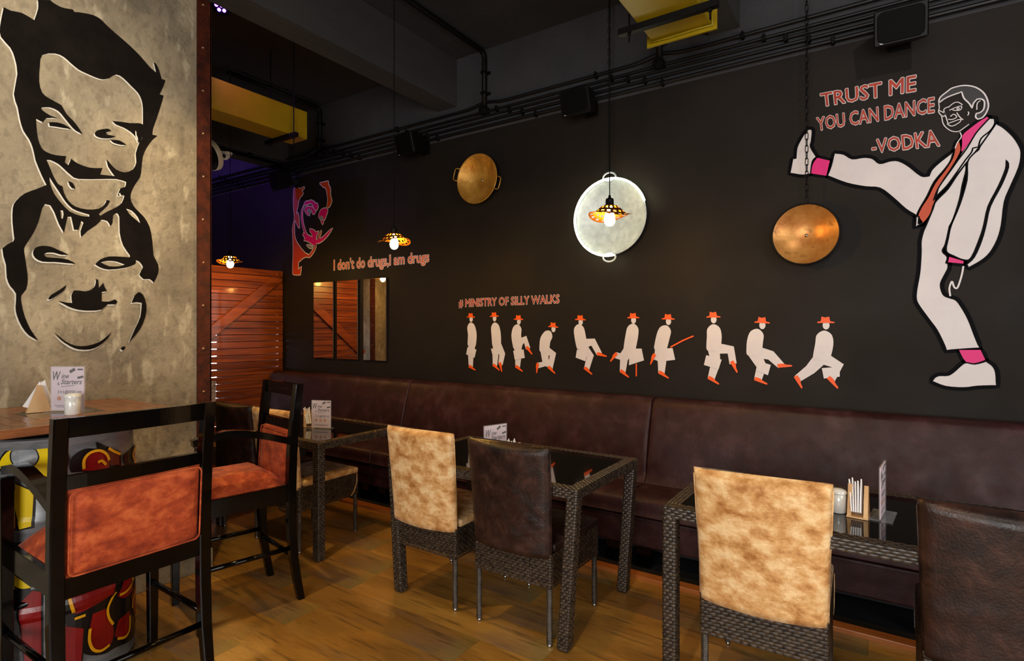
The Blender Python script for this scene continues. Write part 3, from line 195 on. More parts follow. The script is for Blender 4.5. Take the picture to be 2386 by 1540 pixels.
def tube(bm, pts, r, n=8, rect=None, cyc=False, cap=True):
    P = [Vector(p) for p in pts]; rs = []; m = len(P); prev = None
    for i, p in enumerate(P):
        if cyc: t = P[(i+1) % m]-P[i-1]
        else: t = P[min(i+1, m-1)]-P[max(i-1, 0)]
        t.normalize()
        if prev is None:
            up = Vector((0, 0, 1)) if abs(t.z) < .9 else Vector((0, 1, 0))
            a = t.cross(up).normalized()
        else: a = (prev-t*prev.dot(t)).normalized()
        prev = a; b = t.cross(a).normalized(); rr = r[i] if isinstance(r, (list, tuple)) else r
        if rect:
            w, h = rect; rs.append([p+a*sx*w/2+b*sy*h/2 for sx, sy in ((-1, -1), (1, -1), (1, 1), (-1, 1))])
        else: rs.append([p+a*rr*math.cos(2*PI*k/n)+b*rr*math.sin(2*PI*k/n) for k in range(n)])
    if cyc: rs.append(rs[0])
    rings(bm, rs, cap and not cyc)
    if cyc: bmesh.ops.remove_doubles(bm, verts=bm.verts[:], dist=1e-6)
def weave(bm, P00, P10, P01, P11, nu, nv, h=.0035, fill=.86, flip=False, off=.0):
    A, B, C_, D_ = map(Vector, (P00, P10, P01, P11)); nrm = (B-A).cross(C_-A).normalized()*(-1 if flip else 1)
    def P(u, v): return (A*(1-u)+B*u)*(1-v)+(C_*(1-u)+D_*u)*v
    for j in range(nv):
        v0 = (j+.5-fill/2)/nv; v1 = (j+.5+fill/2)/nv
        for i in range(-1, nu):
            if (i+j) % 2: continue
            u0 = max(i-.08, 0)/nu; u1 = min(i+2.08-.0, nu)/nu
            if u1-u0 < .5/nu: continue
            rows = []
            for k, hh in enumerate((off, h, h, off)):
                u = u0+(u1-u0)*(0, .28, .72, 1)[k]
                rows.append((bm.verts.new(P(u, v0)+nrm*(hh*.75)), bm.verts.new(P(u, (v0+v1)/2)+nrm*(hh+.0012)), bm.verts.new(P(u, v1)+nrm*(hh*.75))))
            for a, b in zip(rows, rows[1:]):
                for q in range(2):
                    f = (a[q], b[q], b[q+1], a[q+1]); bm.faces.new(f[::-1] if flip else f)
def node(name, label=None, cat=None, loc=(0, 0, 0), rz=0, group=None, kind=None):
    o = bpy.data.objects.new(name, None); COL.objects.link(o); o.location = loc; o.rotation_euler = (0, 0, rz); o.empty_display_size = .1
    return tag(o, label, cat, group, kind)
def tag(o, label=None, cat=None, group=None, kind=None):
    if label: o['label'] = label
    if cat: o['category'] = cat
    if group: o['group'] = group
    if kind: o['kind'] = kind
    return o
def obj(name, bm, mat, parent=None, smooth=False, label=None, loc=None, kind=None, angle=None):
    me = bpy.data.meshes.new(name); bmesh.ops.recalc_face_normals(bm, faces=bm.faces) if not smooth == 'raw' else None
    bm.to_mesh(me); bm.free()
    me.materials.append(mat)
    if smooth:
        me.polygons.foreach_set('use_smooth', [True]*len(me.polygons))
        if angle:
            try: me.set_sharp_from_angle(angle=math.radians(angle))
            except Exception: pass
    o = bpy.data.objects.new(name, me); COL.objects.link(o)
    if parent: o.parent = parent
    if loc: o.location = loc
    if label: o['label'] = label
    if kind: o['kind'] = kind
    return o
def nb(): return bmesh.new()
KIDS = {}
def copy_tree(o, parent=None):
    c = o.copy(); COL.objects.link(c); c.parent = parent
    for ch in [x for x in COL.objects if x.parent == o]: copy_tree(ch, c)
    return c
def cboxes(name, boxes, mat, parent=None, bev=0, label=None):
    bm = nb()
    for b in boxes: box(bm, *b, bev=bev)
    return obj(name, bm, mat, parent, label=label)

def union_tris(V2, T):
    # re-triangulate so that overlapping pieces of one paint layer become a single flat sheet
    r_ = delaunay_2d_cdt([Vector(v) for v in V2], [], [list(t) for t in T], 0, 1e-5)
    return [tuple(v) for v in r_[0]], [f for f, o_ in zip(r_[2], r_[5]) if len(o_)]
# ------------------------------------------------------------------ the setting
def slab(name, b, mat, kind='structure', bev=0):
    bm = nb(); box(bm, *b, bev=bev); o = obj(name, bm, mat); o['kind'] = kind; return o
XL, XR, YB, YW, ZC = -9.0, 3.0, -3.0, 3.95, 3.91
fl = slab('floor', (XL, XR, YB, YW, -.12, -.012), m_plinth)
def strip_floor(b):
    bm = nb(); box(bm, *b); o = obj('plank', bm, m_floor, fl); return o
rows = 0; pw = .215; y = -.03
me_cache = {}
while y < 3.17:
    x = -6.2 - random.random()*.9
    while x < 2.4:
        L_ = 1.25; key = L_
        if key not in me_cache:
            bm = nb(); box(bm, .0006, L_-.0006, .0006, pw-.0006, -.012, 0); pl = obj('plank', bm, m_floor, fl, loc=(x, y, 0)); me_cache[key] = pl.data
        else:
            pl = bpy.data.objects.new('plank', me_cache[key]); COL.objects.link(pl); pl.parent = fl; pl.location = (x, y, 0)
        x += L_
    y += pw
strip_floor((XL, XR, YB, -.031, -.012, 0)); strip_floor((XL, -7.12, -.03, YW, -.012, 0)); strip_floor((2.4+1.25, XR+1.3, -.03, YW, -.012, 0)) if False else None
w = slab('wall_back', (XL, XR, YW, YW+.2, 0, 3.2), m_wall)
w2 = slab('wall_back_upper', (XL, XR, YW, YW+.2, 3.2, ZC), m_grey); w2.name = 'wall_back.001'
cl = slab('ceiling', (XL, XR, YB, YW+.2, ZC, ZC+.2), m_ceil)
slab('wall_left', (XL-.2, XL, YB, YW+.2, 0, ZC+.2), m_outer)
slab('trim_1', (-3.45, -3.23, YB, YW-.002, 3.48, ZC-.002), m_beam)
slab('trim_2', (-1.0, -.8, YB, YW-.002, 3.48, ZC-.002), m_beam)
slab('trim_3', (-6.15, -5.73, YB, YW-.002, 3.39, ZC-.002), m_beam)
slab('trim_4', (1.45, 1.65, YB, YW-.002, 3.48, ZC-.002), m_beam)
# wall behind the camera and wall to the right, each pierced by a window
def pierced(name, axis, pos, t, a0, a1, w0, w1, z0, z1):
    bm = nb()
    for lo, hi, zz0, zz1 in ((a0, w0, 0, ZC), (w1, a1, 0, ZC), (w0, w1, 0, z0), (w0, w1, z1, ZC)):
        if axis == 'y': box(bm, lo, hi, pos, pos+t, zz0, zz1)
        else: box(bm, pos, pos+t, lo, hi, zz0, zz1)
    o = obj(name, bm, m_outer); o['kind'] = 'structure'; return o
pierced('wall_front', 'y', YB-.2, .2, XL, XR, -1.5, 2.1, .8, 2.7)
pierced('wall_right', 'x', XR, .2, YB, YW+.2, -.3, 2.1, .8, 2.7)
def window(name, axis, pos, w0, w1, z0, z1):
    root = node(name); root['kind'] = 'structure'
    bm = nb(); f = .06
    def B(lo, hi, a, b):
        if axis == 'y': box(bm, lo, hi, pos-.03, pos+.03, a, b)
        else: box(bm, pos-.03, pos+.03, lo, hi, a, b)
    B(w0, w1, z0, z0+f); B(w0, w1, z1-f, z1); B(w0, w0+f, z0, z1); B(w1-f, w1, z0, z1)
    n = 3
    for i in range(1, n): c = w0+(w1-w0)*i/n; B(c-.025, c+.025, z0, z1)
    o = obj('window_frame', bm, m_black, root)
window('window_1', 'y', YB-.1, -1.5, 2.1, .8, 2.7); window('window_2', 'x', XR+.1, -.3, 2.1, .8, 2.7)
# floor edge strip in front of the bench and the dark plinth behind it
slab('trim_5', (-5.8, 3.0, 3.14, 3.21, -.012, .022), m_strip, bev=.004)
slab('trim_6', (-5.8, 3.0, 3.60, 3.66, 0, .12), m_plinth)
# concrete column
col_o = slab('wall_column', (-4.10, -3.46, .2, 1.835, 0, ZC-.001), m_conc)
slab('trim_7', (-4.12, -3.445, .18, 1.85, 0, .12), m_conc, bev=.006)
flat = node('corner_strip', 'rust-brown steel corner strip with bolts on the concrete column', 'metal strip', (-3.46, 1.80, 0))
bm = nb(); box(bm, .0, .008, -.042, .042, .121, ZC-.002); box(bm, -.64, .008, .036, .044, .121, ZC-.002); obj('steel_flat', bm, m_rust, flat)
bm = nb(); lathe(bm, [(.0001, .014), (.005, .013), (.008, .009), (.009, .008)], n=10, axis='x'); b0 = obj('bolt', bm, m_bolt, flat, True, loc=(0, -.004, .30))
for i in range(1, 14):
    b = b0.copy(); COL.objects.link(b); b.location = (0, -.004+random.uniform(-.002, .002), .30+i*.262)

# ------------------------------------------------------------------ plank partition
slab('wall_column.001', (-6.4, -5.80, 1.85, 2.60, 0, ZC-.001), m_conc)
flat2 = node('corner_strip', 'rusty corner strip beyond the plank partition, seen only in the mirrors', 'metal strip', (-5.80, 2.565, 0))
bm = nb(); box(bm, 0, .008, -.042, .042, 0, 3.37); obj('steel_flat', bm, m_rust, flat2)
for i in range(12):
    b = b0.copy(); COL.objects.link(b); b.parent = flat2; b.location = (0, 0, .2+i*.26)
pt = node('plank_partition', 'reddish wooden plank partition with a diagonal brace, beside the mirrors', 'partition', (-5.82, 2.6, 0))
npl = 29; ph = 2.13/npl; YP0, YP1 = 2.31, YW-2.6-.012
bm = nb(); box(bm, -.016, 0, YP0-2.2, YP1, .0034, ph-.0034); p0 = obj('plank', bm, m_plank, pt, loc=(0, 0, 0))
for i in range(1, npl):
    p = p0.copy(); COL.objects.link(p); p.location = (random.uniform(-.001, .001), random.uniform(-.004, .0), i*ph)
bm = nb()
y0, z0, y1, z1 = .12, 1.12, 1.285, 2.06
a = math.atan2(z1-z0, y1-y0)
mx = Matrix.Translation((0, y0, z0)) @ Matrix.Rotation(a, 4, 'X')
box(bm, .0015, .024, 0, math.hypot(y1-y0, z1-z0), -.052, .052, mtx=mx); obj('diagonal_brace', bm, m_plank, pt)
bm = nb(); box(bm, -.065, -.022, YP1-.045, YP1, 0, 2.13); obj('post', bm, m_plank, pt)
bm = nb(); box(bm, -.065, -.022, YP0-2.2, YP0-2.155, 0, 2.13); obj('post', bm, m_plank, pt)
# bright doorway beyond the partition, seen only through the gaps between planks
wn = node('window_3'); wn['kind'] = 'structure'
bm = nb(); box(bm, -6.42, -6.40, 3.38, 3.475, .50, 1.44); obj('lit_pane', bm, m_sky, wn)
bm = nb(); box(bm, -6.46, -6.39, 3.33, 3.38, .0, 1.52); box(bm, -6.46, -6.39, 3.475, 3.525, .0, 1.52); box(bm, -6.46, -6.39, 3.38, 3.475, 1.44, 1.52); box(bm, -6.46, -6.39, 3.38, 3.475, 0, .50); obj('window_frame', bm, m_black, wn)
bm = nb(); box(bm, -.03, .03, -.03, .03, 0, 3.2)
o = obj('post', bm, m_black, None, loc=(-7.45, 3.88, 0)); o.name = 'steel_post'; tag(o, 'black upright steel post standing beyond the plank partition', 'post')

# ------------------------------------------------------------------ conduits and junction boxes
CZ = [(3.41, .013), (3.355, .011), (3.318, .010), (3.275, .012), (3.228, .014)]
clb = None
for i, (z, r) in enumerate(CZ):
    root = node('conduit_pipe', ['topmost black conduit pipe running along the top of the dark wall', 'second black conduit from the top along the dark wall', 'middle black conduit of the five along the dark wall', 'second black conduit from the bottom along the dark wall', 'lowest black conduit on the edge of the grey and dark paint'][i], 'pipe', (-2, YW-.001, z), group='conduits along the wall top')
    pts = []
    xx = -6.9
    while xx <= 4.98:
        dz = 0
        if i == 0:
            for jx in (-2.895, -5.12, -1.34): dz += .045*math.exp(-((xx+2-0-(jx+2)-0)**2)/.01) if False else .03*math.exp(-((xx-2-jx)**2)/.012)
        pts.append((xx, -.022, dz)); xx += .08
    bm = nb(); tube(bm, [p for p in pts], r, 8); obj('pipe', bm, m_cond, root, True)
    for q in range(11):
        cx = -6.2+q*1.06+i*.13
        if cx > 4.8: continue
        bm = nb(); box(bm, -.012, .012, -.026-r, 0, -r-.006, r+.006, bev=.003, seg=1); box(bm, -.004, .004, -.03-r, -.004, -r-.012, r+.012)
        if clb is None: o = obj('clamp', bm, m_black, root, loc=(cx, 0, 0)); clb = o.data
        else: bm.free(); o = bpy.data.objects.new('clamp', clb); COL.objects.link(o); o.parent = root; o.location = (cx, 0, 0)
for (jx, lab) in ((-2.895, 'black drop pipe coming down the wall right of the concrete beam'), (-5.12, 'black drop pipe beside the end of the long yellow duct'), (-1.34, 'black drop pipe behind the short yellow duct')):
    root = node('drop_pipe', lab, 'pipe', (jx, YW, 3.36), group='pipes dropping from the ceiling')
    bm = nb(); pts = [(0, -.035, 0), (0, -.035, ZC-3.36-.10)]
    for k in range(1, 7):
        t = k/6*PI/2; pts.append((0, -.035-.06*(1-math.cos(t)), ZC-3.36-.10+.06*math.sin(t)))
    ex = -6.2 if jx > -4 else -1.05
    pts.append((0, ex if jx > -5 else -1.0, ZC-3.36-.04)); tube(bm, pts, .022, 10); obj('pipe', bm, m_black, root, True)
    bm = nb(); lathe(bm, [(.0001, .075), (.036, .072), (.042, .06), (.042, 0)], (0, 0, 0), 16, 'y', cap=False); obj('junction_box', bm, m_black, root, True, angle=40)
    for zz in (.14, .32):
        bm = nb(); box(bm, -.045, .045, -.008, -.001, zz, zz+.025); box(bm, -.028, .028, -.062, -.008, zz, zz+.025, bev=.006, seg=1); obj('bracket', bm, m_black, root)
# dark pipe along the underside of the edge beam
root = node('beam_pipe', 'black pipe fixed under the beam beyond the security camera', 'pipe', (-5.80, 3.0, 3.355))
bm = nb(); tube(bm, [(0, -1.2, 0), (0, .93, 0)], .02, 8); obj('pipe', bm, m_black, root, True)
for q in (-.9, -.2, .5):
    bm = nb(); box(bm, -.03, .03, q, q+.03, -.0, .034); obj('clamp', bm, m_black, root)

# ------------------------------------------------------------------ yellow ducts
def duct(x0, x1, y0, y1, z0, z1, label, rods, flange):
    root = node('yellow_duct', label, 'duct', ((x0+x1)/2, y1, z0)); cx = (x0+x1)/2; W = (x1-x0)/2; Hh = z1-z0; Ln = y1-y0
    bm = nb(); box(bm, -W, W, -Ln, 0, 0, Hh, bev=.003, seg=1); obj('duct_body', bm, m_yellow, root)
    bm = nb(); box(bm, -W-.006, W+.006, -Ln*.5-.02, -Ln*.5+.02, -.006, Hh+.006); obj('joint_band', bm, m_yellow, root)
    if flange:
        bm = nb(); box(bm, -W-.03, W+.03, .0, .012, -.03, Hh+.03); box(bm, -W-.03, W+.03, -.05, -.038, -.03, Hh+.03) if False else None; obj('end_flange', bm, m_yellow, root)
        bm = nb(); tube(bm, [(-W-.008, -.01, -.008), (-W*.4, -.012, -.012), (W*.5, -.01, -.007), (W+.008, -.01, -.01), (W+.008, -.01, Hh*.5)], .006, 6); obj('sealant_bead', bm, m_yellow, root, True)
    for yy in rods:
        hg = node('hanger'); hg.parent = root; hg.location = (0, yy, 0)
        bm = nb(); box(bm, -W-.11, W+.09, -.018, .018, -.036, -.002)
        for k in range(7): box(bm, -W-.06+k*.065, -W-.035+k*.065, -.0195, -.018, -.026, -.012)
        hg2 = obj('strut', bm, m_black, hg)
        for sx in (-1, 1):
            bm = nb(); tube(bm, [(sx*(W+.05), 0, -.09), (sx*(W+.05), 0, ZC-z0-.001)], .005, 6); lathe(bm, [(.011, -.05), (.011, -.038)], (sx*(W+.05), 0, 0), 6, cap=True); obj('rod', bm, m_black, hg)
    return root
duct(-4.43, -4.20, -.8, 3.08, 3.12, 3.36, 'long yellow square air duct hung by rods under the ceiling beyond the column', (-.17, -1.0), False)
duct(-1.11, -.78, .3, 3.12, 3.12, 3.36, 'short wide yellow air duct with end flange near the silver pan chain', (-.22, -2.0), True)

# ------------------------------------------------------------------ bench
def prof_ext(bm, prof, x0, x1, r=.022):
    cy = sum(p[0] for p in prof)/len(prof); cz = sum(p[1] for p in prof)/len(prof); rs = []
    W = x1-x0
    xs = [(x0, .085), (x0+.001, .030), (x0+.003, .012), (x0+.007, .004), (x0+.014, 0), (x0+.035, 0)]
    for k in range(1, 8): xs.append((x0+.035+(W-.07)*k/8, 0))
    xs += [(x1-.035, 0), (x1-.014, 0), (x1-.007, .004), (x1-.003, .012), (x1-.001, .030), (x1, .085)]
    for x, ins in xs:
        ring = []
        for (yy, zz) in prof:
            d = Vector((yy-cy, zz-cz)); l = d.length; s = max(l-ins, 0)/l; ring.append((x, cy+d.x*s, cz+d.y*s))
        rs.append(ring)
    rings(bm, rs)
def smooth_loop(pts, n=4):
    out = []; m = len(pts)
    for i in range(m):
        p0, p1, p2, p3 = [Vector(pts[(i+k-1) % m]) for k in range(4)]
        for k in range(n):
            t = k/n; out.append(tuple(.5*((2*p1)+(-p0+p2)*t+(2*p0-5*p1+4*p2-p3)*t*t+(-p0+3*p1-3*p2+p3)*t**3)))
    return out
back_prof = [(.30, .40), (.33, .44), (.36, .58), (.40, .75), (.455, .92), (.475, .965), (.51, .985), (.56, .988), (.60, .975), (.62, .93), (.62, .75), (.62, .5), (.60, .42), (.45, .405)]
seat_prof = [(.0, .31), (-.006, .34), (-.006, .385), (.005, .415), (.04, .432), (.14, .44), (.28, .435), (.37, .42), (.37, .36), (.36, .31), (.2, .303)]
XS = [-5.79, -3.64, -1.34, .96, 2.96]
labs = ['oxblood leather bench section beside the plank partition, under the mirrors', 'oxblood leather bench section behind the middle table with beige and brown chairs', 'oxblood leather bench section under the large painted man and the walking figures', 'oxblood leather bench section beyond the last seam at the end of the wall']
for i in range(4):
    x0, x1 = XS[i]+.001, XS[i+1]-.001; c = (x0+x1)/2
    root = node('bench_section', labs[i], 'bench', (c, 3.30, 0), group='sections of the long wall bench')
    bm = nb(); prof_ext(bm, [(a, b) for a, b in smooth_loop(back_prof, 2)], x0-c, x1-c); obj('backrest', bm, m_bench, root, True, angle=60)
    bm = nb(); prof_ext(bm, [(a, b) for a, b in smooth_loop(seat_prof, 2)], x0-c, x1-c); obj('seat_cushion', bm, m_bench, root, True, angle=60)
    bm = nb(); box(bm, x0-c+.004, x1-c-.004, .012, .60, .125, .302, bev=.01); obj('base', bm, m_bench, root)
    for fx in (x0-c+.1, (x0-c)*.33, (x1-c)*.33, x1-c-.1):
        bm = nb(); box(bm, fx-.045, fx+.045, .03, .10, 0, .126); obj('foot', bm, m_lacq, root)

# ------------------------------------------------------------------ woven table
def make_table(Wd, Dp, lean=0):
    root = node('rattan_table')
    t = .042; rw = .058; zt = .75
    bm = nb()
    for b in ((0, Wd, 0, rw), (0, Wd, Dp-rw, Dp), (0, rw, rw, Dp-rw), (Wd-rw, Wd, rw, Dp-rw)): box(bm, b[0]+.002, b[1]-.002, b[2]+.002, b[3]-.002, zt-t-.004, zt-.003)
    nW = int(Wd/.016); nD = int(Dp/.016)
    fr = obj('frame_core', bm, m_rcore, root)
    bm = nb()
    # top faces: long braid
    weave(bm, (0, 0, zt-.004), (Wd, 0, zt-.004), (0, rw, zt-.004), (Wd, rw, zt-.004), nW, 4)
    weave(bm, (0, Dp-rw, zt-.004), (Wd, Dp-rw, zt-.004), (0, Dp, zt-.004), (Wd, Dp, zt-.004), nW, 4)
    weave(bm, (rw, rw, zt-.004), (rw, Dp-rw, zt-.004), (0, rw, zt-.004), (0, Dp-rw, zt-.004), nD, 4)
    weave(bm, (Wd, rw, zt-.004), (Wd, Dp-rw, zt-.004), (Wd-rw, rw, zt-.004), (Wd-rw, Dp-rw, zt-.004), nD, 4)
    zb = zt-t-.006
    weave(bm, (0, 0, zb), (Wd, 0, zb), (0, 0, zt-.003), (Wd, 0, zt-.003), nW, 4)
    weave(bm, (0, Dp, zb), (Wd, Dp, zb), (0, Dp, zt-.003), (Wd, Dp, zt-.003), nW, 4, flip=True)
    weave(bm, (0, 0, zb), (0, Dp, zb), (0, 0, zt-.003), (0, Dp, zt-.003), nD, 4, flip=True)
    weave(bm, (Wd, 0, zb), (Wd, Dp, zb), (Wd, 0, zt-.003), (Wd, Dp, zt-.003), nD, 4)
    o = obj('woven_rim', bm, m_ratt, root, 'raw'); o.data.polygons.foreach_set('use_smooth', [True]*len(o.data.polygons)); o['kind'] = 'stuff'
    bm = nb(); box(bm, rw-.004, Wd-rw+.004, rw-.004, Dp-rw+.004, zt-.012, zt-.004); obj('glass_top', bm, m_glass, root)
    lw = .052
    for (x, y, sx) in ((0, 0, 1), (Wd-lw, 0, -1), (0, Dp-lw, 1), (Wd-lw, Dp-lw, -1)):
        dx = lean*sx; zt2 = zt-t-.002
        def C4(z, e=0):
            k = (1-z/zt2)*dx; return [(x+k+e, y+e, z), (x+lw+k-e, y+e, z), (x+lw+k-e, y+lw-e, z), (x+k+e, y+lw-e, z)]
        lg = None
        bm = nb(); hull8(bm, C4(.004, .002)+C4(zt2, .002)); core = obj('leg', bm, m_rcore, root)
        bm = nb(); a, b = C4(.006), C4(zt2); n = 50
        for (i, j) in ((0, 1), (1, 2), (2, 3), (3, 0)):
            weave(bm, a[i], a[j], b[i], b[j], 4, n, h=.0035)
        o = obj('woven_wrap', bm, m_ratt, core, 'raw'); o.data.polygons.foreach_set('use_smooth', [True]*len(o.data.polygons)); o['kind'] = 'stuff'
        bm = nb(); hull8(bm, [(p[0], p[1], .0) for p in C4(.0, .008)]+[(p[0], p[1], .005) for p in C4(.0, .008)]); obj('foot_pad', bm, m_black, core)
    return root
def place(root, label, cat, x, y, rz, group): root.location = (x, y, 0); root.rotation_euler = (0, 0, rz); tag(root, label, cat, group)
GT = 'woven rattan tables along the bench'
place(make_table(1.19, .74, .05), 'dark rattan table with black glass top behind the beige and brown chair pair', 'table', -2.335, 2.245, 0, GT)
tb = make_table(1.19, .74, 0)
place(tb, 'dark woven rattan table carrying the edge-on acrylic stand and white shaker', 'table', -.755, 2.25, 0, GT)
for lab, x in (('dark woven rattan table behind the far high stool, wine card on its glass top', -4.15), ('farthest dark woven rattan table, in front of the plank partition', -5.74)):
    place(copy_tree(tb), lab, 'table', x, 2.25, 0, GT)

# ------------------------------------------------------------------ rattan chair
def back_shell(bm, w0, w1, z0, z1, th, lean, bulge, nu=26, nv=26, folds=None, dip=.014):
    rs = []
    for j in range(nv+1):
        v = j/nv; z = z0+(z1-z0)*v; w = (w0+(w1-w0)*v)/2; t = th/2
        yc = -lean*v**1.3
        loop = []
        k = 1.0 if v < .96 else max(.15, math.sqrt(max(0, 1-((v-.96)/.04)**2)))
        t2 = t*k; r = min(t2, .02)
        n = nu
        for i in range(n+1):
            x = -w+r*.5+(2*w-r)*i/n; xx = x/w; y_ = yc-t2-bulge*(1-xx*xx)
            if folds: y_ -= folds(xx, v)
            zz = z-(dip*(1-abs(xx)**1.6) if v > .5 else 0)*(v-.5)*2-(.006*(1-xx*xx) if v < .02 else 0)
            loop.append((x, y_+(.006 if i in (0, n) else 0), zz))
        loop.append((w, yc, z))
        for i in range(n, -1, -1):
            x = -w+r*.5+(2*w-r)*i/n; xx = x/w
            loop.append((x, yc+t2-bulge*(1-xx*xx)*.9-(.006 if i in (0, n) else 0), z-(dip*(1-abs(xx)**1.6) if v > .5 else 0)*(v-.5)*2))
        loop.append((-w, yc, z))
        rs.append(loop)
    rings(bm, rs)
def folds_brown(x, v):
    f = 0
    for (cx, cv, sl, wd, am) in ((.75, .30, -.55, .035, .007), (.7, .20, -.45, .03, .006), (.8, .42, -.5, .03, .005), (.55, .12, -.3, .03, .006), (-.8, .30, .35, .03, .004), (.3, .06, -.2, .03, .004)):
        d = (v-cv)-sl*(x-cx)*.45; f += am*math.exp(-(d/wd)**2)*math.exp(-((x-cx)/.6)**2)
    return f
def folds_suede(x, v):
    f = 0
    for (cx, cv, sl, wd, am) in ((.7, .25, .5, .03, .0035), (.4, .15, .25, .03, .003), (-.6, .7, .3, .05, .002), (0, .5, -.2, .06, .002)):
        d = (v-cv)-sl*(x-cx)*.45; f += am*math.exp(-(d/wd)**2)*math.exp(-((x-cx)/.5)**2)
    return f
def make_chair(cover, folds):
    root = node('rattan_chair'); w = .44; hw = w/2
    bm = nb(); box(bm, -hw+.004, hw-.004, -.004, .474, .285, .425, bev=.006, seg=1)
    core = obj('seat_box', bm, m_rcore, root)
    bm = nb(); y0, y1, za, zb = -.010, .482, .272, .432
    weave(bm, (-hw, y0, za), (hw, y0, za), (-hw, y0, zb), (hw, y0, zb), 30, 12, h=.003)
    weave(bm, (-hw, y1, za), (hw, y1, za), (-hw, y1, zb), (hw, y1, zb), 30, 12, h=.003, flip=True)
    weave(bm, (hw, y0, za), (hw, y1, za), (hw, y0, zb), (hw, y1, zb), 32, 12, h=.003)
    weave(bm, (-hw, y0, za), (-hw, y1, za), (-hw, y0, zb), (-hw, y1, zb), 32, 12, h=.003, flip=True)
    o = obj('woven_apron', bm, m_ratt, root, 'raw'); o.data.polygons.foreach_set('use_smooth', [True]*len(o.data.polygons)); o['kind'] = 'stuff'
    first = None
    for (x, y) in ((-hw+.014, .004), (hw-.014, .004), (-hw+.014, .468), (hw-.014, .468)):
        if first is None:
            bm = nb(); pr = []
            n = 36
            for k in range(n):
                z = .014+(.275-.014)*k/n; dz = .261/n
                pr += [(.0115, z), (.0145, z+dz*.3), (.0145, z+dz*.7), (.0115, z+dz*.98)]
            lathe(bm, pr+[(.0115, .29)], n=10, cap=True); first = obj('leg', bm, m_rwrap, root, True, loc=(x, y, 0))
            bm = nb(); lathe(bm, [(.009, 0), (.011, .003), (.011, .016)], n=10, cap=True); gl = obj('metal_glide', bm, m_chrome, first, True)
        else:
            l = first.copy(); COL.objects.link(l); l.location = (x, y, 0); g = gl.copy(); COL.objects.link(g); g.parent = l
    bm = nb(); box(bm, -hw-.002, hw+.002, .03, .488, .425, .468, bev=.016, seg=3); obj('seat_cushion', bm, cover, root, True)
    bm = nb(); back_shell(bm, .445, .475, .418, .935, .048, .045, .032, folds=folds); obj('backrest_cover', bm, cover, root, True)
    for s in (-1, 1):
        bm = nb(); tube(bm, [(s*hw*1.01, .0-.002, .425), (s*(hw*1.01+.0015), -.012, .6), (s*.232, -.025, .75), (s*.2375, -.043, .91)], .0022, 5); obj('side_seam', bm, cover, root, True)
    for s in (-1, 1):
        bm = nb(); tube(bm, [(s*(hw+.005), .468, .43), (s*(hw+.0055), .466, .36), (s*(hw+.005), .44, .30), (s*(hw+.003), .415, .276)], 0, rect=(.003, .006)); obj('tie_strip', bm, cover, root)
    return root
GC = 'woven rattan chairs with fabric back covers'
suede = make_chair(m_suede, folds_suede); brown = make_chair(m_leath, folds_brown)
place(suede, 'mottled beige suede chair on rattan legs, left one of the middle table pair', 'chair', -2.07, 2.262, 0, GC)
place(brown, 'brown distressed leather covered rattan chair beside the leaning leg of the middle table', 'chair', -1.495, 2.25, math.radians(-1), GC)
for src, lab, x, y, rz in ((suede, 'large beige suede covered rattan chair in front of the white shaker table', -.385, 2.27, 2), (brown, 'brown leather covered rattan chair at the right end of the nearest table', .325, 2.262, 0),
        (suede, 'beige suede rattan chair seen sideways between the high stool and the far table', -3.39, 2.27, 0), (brown, 'grey-brown leather chair half hidden behind the armrest of the far high stool', -3.87, 2.27, 0), (suede, 'beige chair mostly hidden behind the column edge at the farthest table', -5.1, 2.27, 0)):
    place(copy_tree(src), lab, 'chair', x, y, math.radians(rz), GC)

